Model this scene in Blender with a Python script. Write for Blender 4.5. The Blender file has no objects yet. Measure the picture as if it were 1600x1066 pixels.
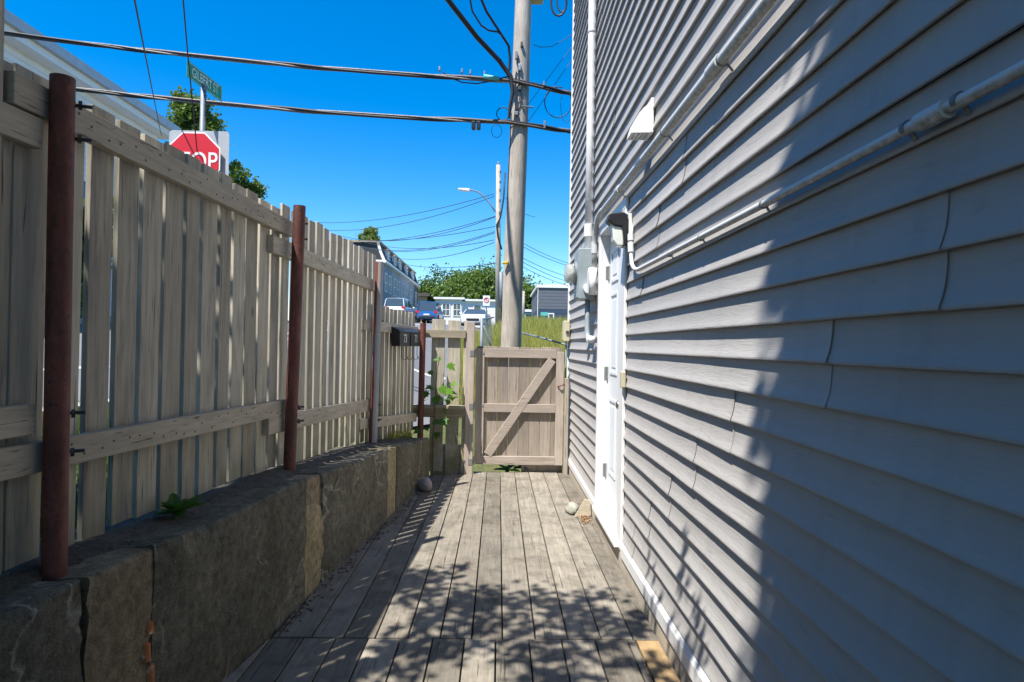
import bpy, math, random
from mathutils import Vector, Matrix, noise
R=math.radians
SC=bpy.context.scene
COL=SC.collection
random.seed(11)

# ------------------------------------------------------------------ camera
F=960.0; EYE=Vector((0,0,1.36))
YAW,PIT,ROLL=R(1.25),R(.42),R(1.0)
cd=Vector((math.sin(YAW)*math.cos(PIT),math.cos(YAW)*math.cos(PIT),math.sin(PIT)))
r0=cd.cross(Vector((0,0,1))).normalized(); u0=r0.cross(cd)
cr=math.cos(ROLL)*r0+math.sin(ROLL)*u0; cu=math.cos(ROLL)*u0-math.sin(ROLL)*r0
cam=bpy.data.cameras.new('camera'); camo=bpy.data.objects.new('camera',cam); COL.objects.link(camo)
m=Matrix((cr,cu,-cd)).transposed().to_4x4(); m.translation=EYE; camo.matrix_world=m
cam.sensor_width=36; cam.lens=36*F/1600; cam.clip_start=.02; cam.clip_end=2000
SC.camera=camo
def at(x,y,Y):
    "point of the place that lies Y metres ahead along the line of sight of a photo pixel"
    q=cd*F+cr*(x-800)+cu*(533-y); return EYE+q*(Y/q.y)

# ------------------------------------------------------------------ sky, sun, exposure
SUN=Vector((.354,.39,-1)).normalized()
w=bpy.data.worlds.new('World'); SC.world=w; w.use_nodes=True
nt=w.node_tree; bg=nt.nodes['Background']
sky=nt.nodes.new('ShaderNodeTexSky'); sky.sky_type='NISHITA'; sky.sun_disc=False
sky.sun_elevation=math.asin(-SUN.z); sky.sun_rotation=math.atan2(-SUN.x,-SUN.y)
sky.altitude=60; sky.air_density=1.0; sky.dust_density=.15; sky.ozone_density=3.0
hs=nt.nodes.new('ShaderNodeHueSaturation'); hs.inputs['Saturation'].default_value=1.5; hs.inputs['Hue'].default_value=.503
nt.links.new(sky.outputs[0],hs.inputs['Color']); nt.links.new(hs.outputs[0],bg.inputs[0])
bg.inputs[1].default_value=.125
sl=bpy.data.lights.new('sun','SUN'); sl.energy=5.0; sl.angle=R(.53); sl.color=(1,.955,.88)
so=bpy.data.objects.new('sun',sl); COL.objects.link(so)
so.rotation_euler=SUN.to_track_quat('-Z','Y').to_euler(); so.location=(-6,-4,20)
vs=SC.view_settings; vs.view_transform='Standard'; vs.look='None'; vs.exposure=.9; vs.gamma=1; vs.use_curve_mapping=False
SC.cycles.use_denoising=True
SC.cycles.max_bounces=8; SC.cycles.diffuse_bounces=4; SC.cycles.transparent_max_bounces=8

# ------------------------------------------------------------------ helpers
ORG={}
def origin(o): return ORG.get(o.name,Vector((0,0,0))) if o else Vector((0,0,0))
def tag(o,label=None,cat=None,group=None,kind=None):
    if label:o['label']=label
    if cat:o['category']=cat
    if group:o['group']=group
    if kind:o['kind']=kind
    return o
def empty(name,loc,label,cat,group=None):
    o=bpy.data.objects.new(name,None); COL.objects.link(o); o.location=loc; o.empty_display_size=.1
    ORG[o.name]=Vector(loc); return tag(o,label,cat,group)
class MB:
    def __init__(s): s.v=[]; s.f=[]
    def add(s,v,f):
        n=len(s.v); s.v+= [Vector(p) for p in v]; s.f+=[tuple(i+n for i in q) for q in f]; return s
    def hexa(s,p): # 8 points: bottom 4 ccw, top 4 ccw
        return s.add(p,[(3,2,1,0),(4,5,6,7),(0,1,5,4),(1,2,6,5),(2,3,7,6),(3,0,4,7)])
    def box(s,x0,x1,y0,y1,z0,z1):
        return s.hexa([(x0,y0,z0),(x1,y0,z0),(x1,y1,z0),(x0,y1,z0),(x0,y0,z1),(x1,y0,z1),(x1,y1,z1),(x0,y1,z1)])
    def bar(s,a,b,side,up,hs,hu):
        a=Vector(a);b=Vector(b);S=Vector(side).normalized()*hs;U=Vector(up).normalized()*hu
        return s.hexa([a-S-U,a+S-U,b+S-U,b-S-U,a-S+U,a+S+U,b+S+U,b-S+U])
    def tube(s,pts,r,n=10,cap=True):
        pts=[Vector(p) for p in pts]; rs=r if hasattr(r,'__len__') else [r]*len(pts)
        t0=(pts[1]-pts[0]).normalized(); ref=Vector((0,0,1)) if abs(t0.z)<.9 else Vector((1,0,0))
        A=t0.cross(ref).normalized(); vv=[]
        for i,p in enumerate(pts):
            t=(pts[min(i+1,len(pts)-1)]-pts[max(i-1,0)]).normalized()
            A=(A-t*A.dot(t)).normalized(); B=t.cross(A)
            for k in range(n):
                a=2*math.pi*k/n; vv.append(p+(A*math.cos(a)+B*math.sin(a))*rs[i])
        ff=[]
        for i in range(len(pts)-1):
            for k in range(n):
                k2=(k+1)%n; ff.append((i*n+k,i*n+k2,(i+1)*n+k2,(i+1)*n+k))
        if cap: ff.append(tuple(range(n-1,-1,-1))); ff.append(tuple((len(pts)-1)*n+k for k in range(n)))
        return s.add(vv,ff)
    def lathe(s,prof,c,axis,n=20):
        c=Vector(c);ax=Vector(axis).normalized();ref=Vector((0,0,1)) if abs(ax.z)<.9 else Vector((1,0,0))
        A=ax.cross(ref).normalized();B=ax.cross(A);vv=[]
        for (h,r) in prof:
            for k in range(n):
                a=2*math.pi*k/n; vv.append(c+ax*h+(A*math.cos(a)+B*math.sin(a))*max(r,1e-4))
        ff=[(i*n+k,i*n+(k+1)%n,(i+1)*n+(k+1)%n,(i+1)*n+k) for i in range(len(prof)-1) for k in range(n)]
        ff.append(tuple(range(n-1,-1,-1))); ff.append(tuple((len(prof)-1)*n+k for k in range(n)))
        return s.add(vv,ff)
    def prism(s,poly,d):
        d=Vector(d);n=len(poly);vv=[Vector(p) for p in poly];vv+=[p+d for p in vv]
        ff=[tuple(range(n-1,-1,-1)),tuple(range(n,2*n))]+[(k,(k+1)%n,(k+1)%n+n,k+n) for k in range(n)]
        return s.add(vv,ff)
    def grid(s,rows):
        n=len(rows[0]);vv=[p for r in rows for p in r]
        return s.add(vv,[(i*n+j,i*n+j+1,(i+1)*n+j+1,(i+1)*n+j) for i in range(len(rows)-1) for j in range(n-1)])
    def build(s,name,mat,parent=None,smooth=False,bevel=0,base=None,fix=True):
        me=bpy.data.meshes.new(name); o=bpy.data.objects.new(name,me)
        if parent is not None: O=origin(parent)
        elif base is not None: O=Vector(base)
        else:
            xs=[p.x for p in s.v];ys=[p.y for p in s.v];zs=[p.z for p in s.v]
            O=Vector(((min(xs)+max(xs))/2,(min(ys)+max(ys))/2,min(zs)))
        me.from_pydata([p-O for p in s.v],[],s.f)
        if fix:
            import bmesh
            b=bmesh.new();b.from_mesh(me);bmesh.ops.recalc_face_normals(b,faces=b.faces);b.to_mesh(me);b.free()
        me.materials.append(M[mat] if isinstance(mat,str) else mat)
        if smooth: me.shade_smooth()
        COL.objects.link(o); ORG[o.name]=O
        if parent is not None: o.parent=parent
        else: o.location=O
        if smooth=='auto' or smooth==2:
            pass
        if bevel:
            md=o.modifiers.new('bevel','BEVEL'); md.width=bevel; md.segments=2; md.limit_method='ANGLE'; md.angle_limit=R(40)
        return o
def smooth_by_angle(o,a=35):
    try: o.data.set_sharp_from_angle(angle=R(a))
    except Exception: pass
    return o
def text_mesh(name,body,size,mat,parent,loc,xdir,ydir,sx=1.0,thick=.002):
    c=bpy.data.curves.new(name,'FONT'); c.body=body; c.size=size; c.align_x='CENTER'; c.align_y='CENTER'; c.extrude=thick; c.offset=size*.006
    o=bpy.data.objects.new(name,c); COL.objects.link(o)
    me=bpy.data.meshes.new_from_object(o.evaluated_get(bpy.context.evaluated_depsgraph_get()))
    COL.objects.unlink(o); bpy.data.objects.remove(o)
    X=Vector(xdir).normalized();Yv=Vector(ydir).normalized();N=X.cross(Yv);O=origin(parent);L=Vector(loc)
    for v in me.vertices:
        p=v.co.copy(); v.co=L+X*p.x*sx+Yv*p.y+N*p.z-O
    t=bpy.data.objects.new(name,me); me.materials.clear(); me.materials.append(M[mat]); COL.objects.link(t); t.parent=parent
    ORG[t.name]=O; return t
def arc(a,b,c,n=8): # quadratic bend a-b-c
    a,b,c=Vector(a),Vector(b),Vector(c); return [a*(1-t)**2+b*2*t*(1-t)+c*t*t for t in [i/n for i in range(n+1)]]
def sagline(a,b,sag,n=24):
    a,b=Vector(a),Vector(b); return [a.lerp(b,i/n)-Vector((0,0,sag*4*(i/n)*(1-i/n))) for i in range(n+1)]

# ------------------------------------------------------------------ materials
M={}
class N:
    def __init__(s,name):
        s.m=bpy.data.materials.new(name); s.m.use_nodes=True; s.t=s.m.node_tree; s.b=s.t.nodes['Principled BSDF']; M[name]=s.m
        s.out=s.t.nodes['Material Output']
    def n(s,typ,**k):
        x=s.t.nodes.new('ShaderNode'+typ)
        for a,v in k.items():
            if a.startswith('i_'):
                key=a[2:].replace('_',' ')
                x.inputs[int(key) if key.isdigit() else key].default_value=v
            else: setattr(x,a,v)
        return x
    def l(s,a,b): s.t.links.new(a,b)
    def coord(s,scale=(1,1,1),rnd=True):
        tc=s.n('TexCoord'); mp=s.n('Mapping'); mp.inputs['Scale'].default_value=scale
        if rnd:
            oi=s.n('ObjectInfo'); mu=s.n('Math',operation='MULTIPLY'); mu.inputs[1].default_value=37.
            s.l(oi.outputs['Random'],mu.inputs[0]); s.l(mu.outputs[0],mp.inputs['Location'])
        s.l(tc.outputs['Object'],mp.inputs['Vector']); return mp.outputs[0]
    def noise(s,vec,scale,detail=5,rough=.55,dist=0):
        x=s.n('TexNoise'); x.inputs['Scale'].default_value=scale; x.inputs['Detail'].default_value=detail; x.inputs['Roughness'].default_value=rough; x.inputs['Distortion'].default_value=dist
        s.l(vec,x.inputs['Vector']); return x.outputs['Fac']
    def ramp(s,fac,stops):
        x=s.n('ValToRGB'); e=x.color_ramp.elements
        while len(e)<len(stops): e.new(.5)
        for i,(p,c) in enumerate(stops):
            e[i].position=p; e[i].color=(*c,1) if len(c)==3 else c
        s.l(fac,x.inputs[0]); return x.outputs[0]
    def mix(s,fac,a,b,typ='MIX'):
        x=s.n('Mix',data_type='RGBA',blend_type=typ)
        if isinstance(fac,(int,float)): x.inputs[0].default_value=fac
        else: s.l(fac,x.inputs[0])
        for v,i in((a,6),(b,7)):
            if isinstance(v,tuple): x.inputs[i].default_value=(*v,1)
            else: s.l(v,x.inputs[i])
        return x.outputs[2]
    def bump(s,h,strength=.3,dist=.01):
        x=s.n('Bump'); x.inputs['Strength'].default_value=strength; x.inputs['Distance'].default_value=dist
        s.l(h,x.inputs['Height']); s.l(x.outputs[0],s.b.inputs['Normal'])
    def col(s,c):
        if isinstance(c,tuple): s.b.inputs['Base Color'].default_value=(*c,1)
        else: s.l(c,s.b.inputs['Base Color'])
    def set(s,rough=.6,metal=0,spec=None):
        s.b.inputs['Roughness'].default_value=rough; s.b.inputs['Metallic'].default_value=metal
        if spec is not None: s.b.inputs['Specular IOR Level'].default_value=spec
def bw(a,b): return [(a,(0,0,0)),(b,(1,1,1))]
def wood(name,light,dark,axis,moss=None,rough=.82,knots=.5,var=.35,dirt=0.0,soft=.5,streak=None):
    k=N(name); st={'x':(.06,1,1),'y':(1,.06,1),'z':(1,1,.06)}[axis]
    v=k.coord(st); g=k.noise(v,55,6,.65,.6); g2=k.noise(v,14,4,.6,1.2)
    c=k.ramp(g,[(.28,dark),(.68,light)])
    c=k.mix(k.ramp(g2,bw(.35,.75)),c,k.mix(.5,c,tuple(x*.62 for x in light)))
    cracks=k.noise(k.coord({'x':(.03,1,1),'y':(1,.03,1),'z':(1,1,.03)}[axis]),120,2,.5,.3)
    c=k.mix(k.ramp(cracks,[(.28,(1,1,1)),(.36,(0,0,0))]),c,tuple(x*.35 for x in dark))
    if knots:
        vo=k.n('TexVoronoi'); vo.inputs['Scale'].default_value=3.2
        k.l(k.coord({'x':(.55,1,1),'y':(1,.55,1),'z':(1,1,.55)}[axis]),vo.inputs['Vector'])
        c=k.mix(k.ramp(vo.outputs['Distance'],[(.025,(knots,)*3),(.07,(0,0,0))]),c,tuple(x*.3 for x in dark))
    big=k.noise(k.coord((1,1,1)),2.2,4,.6)
    c=k.mix(k.ramp(big,[(.35,(soft,)*3),(.65,(0,0,0))]),c,k.mix(1,c,(.66,.64,.6),'MULTIPLY'))
    if dirt:
        d=k.noise(k.coord((1,1,1)),7,8,.7,.4)
        c=k.mix(k.ramp(d,[(.45,(0,0,0)),(.68,(dirt,)*3)]),c,tuple(x*.45 for x in dark))
        d2=k.noise(k.coord((1,1,1)),60,3,.6)
        c=k.mix(k.ramp(d2,[(.66,(0,0,0)),(.76,(.35,)*3)]),c,tuple(min(1,x*1.7) for x in light))
    if moss:
        tc=k.n('NewGeometry'); sp=k.n('SeparateXYZ'); k.l(tc.outputs['Position'],sp.inputs[0])
        mr=k.n('MapRange'); mr.inputs[1].default_value=moss[0]; mr.inputs[2].default_value=moss[1]; mr.inputs[3].default_value=1; mr.inputs[4].default_value=0
        k.l(sp.outputs[2],mr.inputs[0]); mn=k.noise(k.coord((1,1,1)),5,5); mu=k.n('Math',operation='MULTIPLY'); k.l(mr.outputs[0],mu.inputs[0]); k.l(k.ramp(mn,bw(.3,.65)),mu.inputs[1])
        c=k.mix(mu.outputs[0],c,moss[2])
    if streak:
        sv=k.coord({'x':(.10,1,1),'y':(1,.10,1),'z':(1,1,.10)}[axis]); sn=k.noise(sv,16,5,.65,.8); sn2=k.noise(k.coord((1,1,.6)),2.6,4,.6)
        mu=k.n('Math',operation='MULTIPLY'); k.l(k.ramp(sn,bw(.46,.66)),mu.inputs[0]); k.l(k.ramp(sn2,[(.36,(.1,.1,.1)),(.62,(streak[1],)*3)]),mu.inputs[1])
        c=k.mix(mu.outputs[0],c,streak[0])
    oi=k.n('ObjectInfo'); mr=k.n('MapRange'); mr.inputs[3].default_value=1-var; mr.inputs[4].default_value=1+var*.5; k.l(oi.outputs['Random'],mr.inputs[0])
    h=k.n('HueSaturation'); k.l(c,h.inputs['Color']); k.l(mr.outputs[0],h.inputs['Value']); c=h.outputs[0]
    k.col(c); k.set(rough,spec=.25); k.bump(k.mix(.5,k.ramp(g,bw(.2,.8)),k.ramp(cracks,bw(.25,.4))),.35,.004)
    return k.m
wood('fence_wood',(.70,.645,.53),(.43,.385,.30),'z',moss=(.42,1.1,(.20,.19,.09)),var=.34,knots=.9,soft=.35,streak=((.215,.205,.19),.8))
wood('rail_wood',(.66,.585,.47),(.45,.395,.305),'y',var=.16,soft=.3,streak=((.26,.235,.2),.5))
wood('cross_rail_wood',(.44,.385,.29),(.29,.25,.185),'x',var=.2)
wood('deck_wood',(.345,.31,.255),(.20,.176,.142),'y',var=.3,knots=.25,dirt=.7,streak=((.15,.14,.125),.5))
wood('fresh_wood',(.50,.34,.17),(.33,.24,.14),'y',var=.15,knots=.2,dirt=.5)
wood('gate_board_wood',(.475,.405,.34),(.31,.26,.215),'z',var=.22,knots=.7,streak=((.25,.22,.2),.5))
wood('gate_frame_wood',(.52,.445,.385),(.38,.32,.27),'x',var=.12)
wood('gate_stile_wood',(.52,.445,.385),(.38,.32,.27),'z',var=.12)
wood('pole_wood',(.60,.53,.445),(.36,.31,.255),'z',var=.05,knots=.5,streak=((.25,.225,.2),.7))
def plain(name,c,rough=.5,metal=0,var=.12,scale=6,bump=0,spec=None):
    k=N(name); n=k.noise(k.coord((1,1,1)),scale,5,.6)
    k.col(k.mix(k.ramp(n,bw(.3,.7)),tuple(x*(1-var) for x in c),tuple(min(1,x*(1+var*.4)) for x in c))); k.set(rough,metal,spec)
    if bump: k.bump(n,bump,.005)
    return k
# vinyl siding: long wood-grain emboss along the panel, faint dirt
k=N('vinyl'); v=k.coord((1,.12,1)); g=k.noise(v,46,5,.6,1.6); d=k.noise(k.coord((1,.5,1)),3,6,.65); d2=k.noise(k.coord((1,.35,1.5)),24,4,.65)
c=k.mix(k.ramp(d,bw(.3,.75)),(.435,.416,.398),(.385,.37,.356)); c=k.mix(k.ramp(d2,[(.58,(0,0,0)),(.8,(.5,.5,.5))]),c,(.25,.24,.22))
d3=k.noise(k.coord((1,5,.35)),2.2,6,.6); c=k.mix(k.ramp(d3,[(.52,(0,0,0)),(.75,(.4,.4,.4))]),c,(.30,.29,.27))
oi=k.n('ObjectInfo'); mr=k.n('MapRange'); mr.inputs[3].default_value=.94; mr.inputs[4].default_value=1.05; k.l(oi.outputs['Random'],mr.inputs[0]); hv=k.n('HueSaturation'); k.l(c,hv.inputs['Color']); k.l(mr.outputs[0],hv.inputs['Value']); c=hv.outputs[0]
k.col(c); k.set(.5,spec=.3); k.bump(g,.5,.0035)
plain('white_paint',(.80,.80,.79),.4,var=.05); plain('white_pvc',(.76,.765,.77),.35,var=.08); plain('door_paint',(.74,.77,.79),.4,var=.04)
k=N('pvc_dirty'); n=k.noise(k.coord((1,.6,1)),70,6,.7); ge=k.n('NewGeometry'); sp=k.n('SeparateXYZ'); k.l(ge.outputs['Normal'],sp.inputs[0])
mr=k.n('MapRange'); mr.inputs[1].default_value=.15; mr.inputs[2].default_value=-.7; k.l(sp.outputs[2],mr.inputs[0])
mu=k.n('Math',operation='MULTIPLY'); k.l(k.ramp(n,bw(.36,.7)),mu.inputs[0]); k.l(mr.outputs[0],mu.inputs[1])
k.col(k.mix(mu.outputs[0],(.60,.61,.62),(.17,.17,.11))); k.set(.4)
k=N('foundation'); n=k.noise(k.coord((1,1,1),False),14,7,.65); k.col(k.ramp(n,[(.3,(.36,.31,.24)),(.7,(.5,.44,.35))])); k.set(.9); k.bump(n,.4,.004)
def concrete(name,a,b,moss,cr=.55):
    k=N(name); v=k.coord((1,1,1),False); n=k.noise(v,3.2,8,.65,.3); n2=k.noise(v,26,6,.7)
    c=k.ramp(n,[(.28,a),(.55,b),(.75,tuple(x*1.35 for x in b))]); c=k.mix(k.ramp(n2,bw(.35,.65)),c,k.mix(1,c,(.45,.45,.42),'MULTIPLY'))
    stv=k.coord((1,1,.12),False); st=k.noise(stv,9,5,.6); c=k.mix(k.ramp(st,[(.5,(0,0,0)),(.7,(.5,.5,.5))]),c,moss)
    sp_=k.noise(v,70,2,.5); c=k.mix(k.ramp(sp_,[(.66,(0,0,0)),(.74,(.5,)*3)]),c,(.36,.34,.29))
    if cr:
        vo=k.n('TexVoronoi',feature='DISTANCE_TO_EDGE'); vo.inputs['Scale'].default_value=2.3
        ad=k.n('VectorMath',operation='ADD'); sc=k.n('VectorMath',operation='SCALE'); sc.inputs['Scale'].default_value=.35
        nz=k.n('TexNoise'); nz.inputs['Scale'].default_value=5; nz.inputs['Detail'].default_value=6; k.l(v,nz.inputs['Vector']); k.l(nz.outputs['Color'],sc.inputs[0])
        k.l(v,ad.inputs[0]); k.l(sc.outputs[0],ad.inputs[1]); k.l(ad.outputs[0],vo.inputs['Vector'])
        e=k.ramp(vo.outputs['Distance'],[(.004,(cr,cr,cr)),(.02,(0,0,0))]); mk=k.noise(v,1.7,3,.5)
        mm=k.n('Math',operation='MULTIPLY'); k.l(e,mm.inputs[0]); k.l(k.ramp(mk,bw(.47,.55)),mm.inputs[1])
        c=k.mix(mm.outputs[0],c,(.58,.54,.45))
        pn=k.noise(v,2.4,7,.7,.6); c=k.mix(k.ramp(pn,[(.62,(0,0,0)),(.70,(.75,)*3)]),c,(.33,.29,.21))
        pt=k.noise(v,150,2,.5); c=k.mix(k.ramp(pt,[(.30,(.8,)*3),(.38,(0,0,0))]),c,(.045,.042,.035))
    k.col(c); k.set(.92,spec=.2); k.bump(k.mix(.5,n2,k.noise(v,110,4,.7)),1.0,.02)
concrete('concrete',(.15,.138,.108),(.24,.222,.172),(.10,.094,.05))
concrete('concrete_tan',(.42,.33,.19),(.56,.46,.29),(.28,.22,.12),0)
concrete('concrete_brown',(.32,.25,.165),(.44,.345,.23),(.2,.17,.1),0)
k=N('brick_red'); n=k.noise(k.coord((1,1,1),False),30,5,.6); k.col(k.ramp(n,[(.35,(.45,.14,.05)),(.6,(.55,.2,.07)),(.68,(.7,.66,.6))])); k.set(.9); k.bump(n,.5,.006)
k=N('rust_pipe'); n=k.noise(k.coord((1,1,.5)),11,9,.75,.6); n2=k.noise(k.coord((1,1,1)),50,4,.6)
c=k.ramp(n,[(.3,(.05,.018,.014)),(.46,(.14,.040,.029)),(.6,(.21,.062,.045)),(.70,(.30,.13,.095))]); n3=k.noise(k.coord((1,1,.25)),4,6,.7,.5); c=k.mix(k.ramp(n3,[(.5,(0,0,0)),(.6,(.8,.8,.8))]),c,(.055,.028,.02)); c=k.mix(k.ramp(n2,[(.58,(0,0,0)),(.68,(.8,.8,.8))]),c,(.05,.025,.018)); k.col(c); k.set(.62); k.bump(n2,.5,.004)
k=N('part_paint_pipe'); v=k.coord((1,1,.35)); n=k.noise(v,5,5,.6); ge=k.n('NewGeometry'); sp=k.n('SeparateXYZ'); k.l(ge.outputs['Normal'],sp.inputs[0])
mr=k.n('MapRange'); mr.inputs[1].default_value=-.2; mr.inputs[2].default_value=.55; k.l(sp.outputs[0],mr.inputs[0]); ad=k.n('Math',operation='ADD'); k.l(mr.outputs[0],ad.inputs[0]); k.l(n,ad.inputs[1])
k.col(k.mix(k.ramp(ad.outputs[0],bw(.6,.75)),(.20,.06,.042),(.33,.33,.335))); k.set(.6)
plain('steel',(.42,.43,.44),.45,.8); plain('galvanised',(.22,.25,.27),.6,.3,var=.3); plain('dark_steel',(.10,.095,.09),.5,.6)
plain('hinge_steel',(.35,.35,.35),.4,.7); plain('brass_nickel',(.5,.45,.38),.3,.9)
plain('meter_box_grey',(.36,.42,.44),.5,.2,var=.2); plain('beige_plastic',(.55,.51,.36),.5); plain('black_plastic',(.02,.02,.022),.4)
plain('black_cable',(.018,.017,.018),.55); plain('strand_cable',(.13,.11,.10),.5,.3,var=.4,scale=40); plain('dull_strand',(.22,.21,.20),.5,.3,var=.5,scale=30); plain('far_cable',(.03,.05,.08),.6)
plain('frost_glass',(.72,.74,.7),.25); 
k=N('meter_glass'); k.col((.75,.78,.72)); k.set(.06); k.b.inputs['Transmission Weight'].default_value=.85; k.b.inputs['IOR'].default_value=1.25
plain('sign_red',(.62,.012,.025),.45,var=.05); plain('sign_white',(.82,.82,.82),.45,var=.04); plain('sign_green',(.015,.36,.17),.45,var=.08); plain('sign_grey',(.46,.48,.50),.5,.2)
k=N('asphalt'); n=k.noise(k.coord((1,1,1),False),90,4,.7); n2=k.noise(k.coord((1,1,1),False),.8,5,.6); k.col(k.mix(k.ramp(n2,bw(.3,.7)),k.ramp(n,[(.3,(.10,.105,.11)),(.7,(.18,.185,.19))]),k.ramp(n,[(.3,(.13,.13,.13)),(.7,(.21,.21,.21))]))); k.set(.9); k.bump(n,.4,.004)
k=N('soil_grass'); n=k.noise(k.coord((1,1,1),False),1.2,7,.65); n2=k.noise(k.coord((1,1,1),False),24,5,.7); k.col(k.mix(k.ramp(n2,bw(.35,.7)),k.ramp(n,[(.3,(.07,.10,.025)),(.6,(.13,.14,.04)),(.75,(.16,.13,.07))]),(.05,.055,.025))); k.set(.95); k.bump(n2,.7,.03)
plain('pavement',(.40,.37,.32),.9,var=.25,scale=20,bump=.3); plain('kerb_stone',(.42,.40,.36),.9,var=.2,scale=15)
plain('road_paint',(.72,.72,.70),.7,var=.25,scale=30)
def leafmat(name,cols,tr=.35,rough=.5):
    k=N(name); ge=k.n('NewGeometry'); c=k.ramp(ge.outputs['Random Per Island'],[(i/(len(cols)-1),x) for i,x in enumerate(cols)])
    k.col(c); k.set(rough,spec=.3); tb=k.n('BsdfTranslucent'); k.l(k.mix(1,c,(1.3,1.35,.6),'MULTIPLY'),tb.inputs[0]); ms=k.n('MixShader'); ms.inputs[0].default_value=tr
    k.l(k.b.outputs[0],ms.inputs[1]); k.l(tb.outputs[0],ms.inputs[2]); k.l(ms.outputs[0],k.out.inputs[0])
leafmat('leaf_dark',[(.035,.075,.018),(.07,.125,.028),(.10,.155,.038)]); leafmat('leaf_mid',[(.06,.115,.024),(.105,.17,.036),(.15,.205,.05)])
leafmat('leaf_pale',[(.09,.15,.035),(.15,.21,.055),(.2,.24,.08)]); leafmat('leaf_bright',[(.10,.22,.025),(.14,.29,.04)],.45); leafmat('leaf_weed',[(.045,.12,.02),(.075,.17,.03)],.3)
leafmat('grass_tall',[(.24,.28,.05),(.34,.34,.08),(.42,.36,.13),(.30,.33,.07)],.35,.7); leafmat('grass_green',[(.07,.14,.02),(.12,.2,.03),(.16,.2,.05)],.35,.7)
leafmat('dry_leaf',[(.34,.2,.11),(.48,.32,.2),(.28,.15,.08),(.55,.42,.3)],.15,.8)
plain('grit',(.085,.075,.06),.97,var=.5,scale=60,bump=.8); plain('bark',(.12,.09,.07),.95,var=.4,scale=18,bump=.6); plain('stone_grey',(.36,.31,.29),.85,var=.35,scale=9,bump=.3); plain('stone_moss',(.33,.33,.27),.8,var=.3,scale=6,bump=.3)
k=N('glass_pane'); k.col((.05,.07,.085)); k.set(.05,spec=.9)
def boards(name,c,pitch=.13,axis=2):
    k=N(name); tc=k.n('TexCoord'); sp=k.n('SeparateXYZ'); k.l(tc.outputs['Object'],sp.inputs[0]); dv=k.n('Math',operation='DIVIDE'); k.l(sp.outputs[axis],dv.inputs[0]); dv.inputs[1].default_value=pitch
    fr=k.n('Math',operation='FRACT'); k.l(dv.outputs[0],fr.inputs[0]); n=k.noise(k.coord((1,1,1),False),2,4); 
    k.col(k.mix(k.ramp(n,bw(.3,.7)),tuple(x*.9 for x in c),c)); k.set(.6); k.bump(k.ramp(fr.outputs[0],[(0,(0,0,0)),(.12,(1,1,1)),(1,(.6,.6,.6))]),.8,.02)
boards('clap_white',(.78,.78,.79)); boards('clap_blue',(.15,.21,.28)); boards('clap_pale',(.25,.31,.37)); boards('clap_lavender',(.36,.38,.46)); boards('clap_red',(.17,.015,.03)); boards('clap_grey',(.115,.125,.15),.3); boards('clap_navy',(.035,.06,.105),.3); boards('clap_tan',(.42,.34,.24)); boards('clap_teal',(.04,.25,.28))
plain('roof_dark',(.035,.037,.045),.85,var=.3,scale=12); plain('roof_brown',(.09,.075,.065),.85,var=.2); plain('red_door',(.50,.10,.04),.6); plain('mint_board',(.12,.48,.42),.5); plain('yellow_band',(.75,.52,.03),.5)
for nm,c in(('car_white',(.80,.81,.83)),('car_blue',(.02,.10,.30)),('car_dark',(.03,.035,.045)),('car_front_white',(.78,.79,.8))):
    k=plain(nm,c,.25,var=.02); k.b.inputs['Coat Weight'].default_value=.6; k.b.inputs['Coat Roughness'].default_value=.05
plain('tyre',(.02,.02,.02),.8); plain('lamp_red',(.55,.01,.02),.2); plain('lamp_clear',(.7,.72,.75),.1)

# ------------------------------------------------------------------ terrain
def sst(a,b,x):
    t=min(1,max(0,(x-a)/(b-a))); return t*t*(3-2*t)
def wall_x(y): return -1.05+.1072*(y-2.75)
def wall_top(y):
    P=[(-4,.68),(2.04,.68),(2.43,.655),(3.26,.642),(4.66,.547),(6.21,.418),(9,.3)]
    for (a,p),(b,q) in zip(P,P[1:]):
        if y<=b: return p+(q-p)*max(0,(y-a)/(b-a))
    return P[-1][1]
def ground(x,y):
    zc=.10+(3.5*(1-math.exp(-(y-8)/32)) if y>8 else 0)
    far=sst(9,30,y)
    side=sst(-1.0,-3.2,x)*.75+sst(-3,-8,x)*.4
    near=.10+side
    left=near*(1-far)+(zc+side*.35)*far if y>9 else near
    z=max(left,zc+side*(1-far*.65)) if y>8 else near
    z+= sst(-1.4,.9,x)*sst(9,20,y)*.62
    if y<6.45:
        wx=wall_x(y)-.14
        if x>wx: return -.24
        z=max(z,.0)*0+ (wall_top(y)-.09)*(1-sst(wx-.4,wx-1.6,x)) + max(near,.80)*sst(wx-.4,wx-1.6,x)
    elif y<8.6 and x>-.9: z=min(z,-.5+.56*sst(7.2,8.6,y))
    return z
def frange(a,b,d):
    r=[];x=a
    while x<b-1e-6: r.append(x);x+=d
    return r
xs=[-400,-250,-150,-90,-60,-40]+frange(-30,-10,2)+frange(-10,-3,.5)+frange(-3,2.2,.1)+frange(2.2,8,.6)+[8,12,20,40,70,120,200,400]
ys=[-60,-30,-15,-8,-4]+frange(-3,9,.15)+frange(9,30,.7)+frange(30,80,2.5)+frange(80,140,10)+[140,180,250,400,900]
b=MB().grid([[Vector((x,y,ground(x,y))) for x in xs] for y in ys])
g=b.build('ground','soil_grass',base=(0,0,0),smooth=True,fix=False); tag(g,kind='structure')
def sheet(name,mat,edges,yy,dz,nx=10):
    rows=[]
    for y in yy:
        a,c=edges(y); rows.append([Vector((a+(c-a)*i/nx,y,ground(a+(c-a)*i/nx,y)+dz)) for i in range(nx+1)])
    o=MB().grid(rows).build(name,mat,base=(0,0,0),smooth=True,fix=False); return tag(o,kind='structure')
ry=frange(-20,6.5,.75)+frange(6.5,30,.6)+frange(30,66,2)
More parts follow.
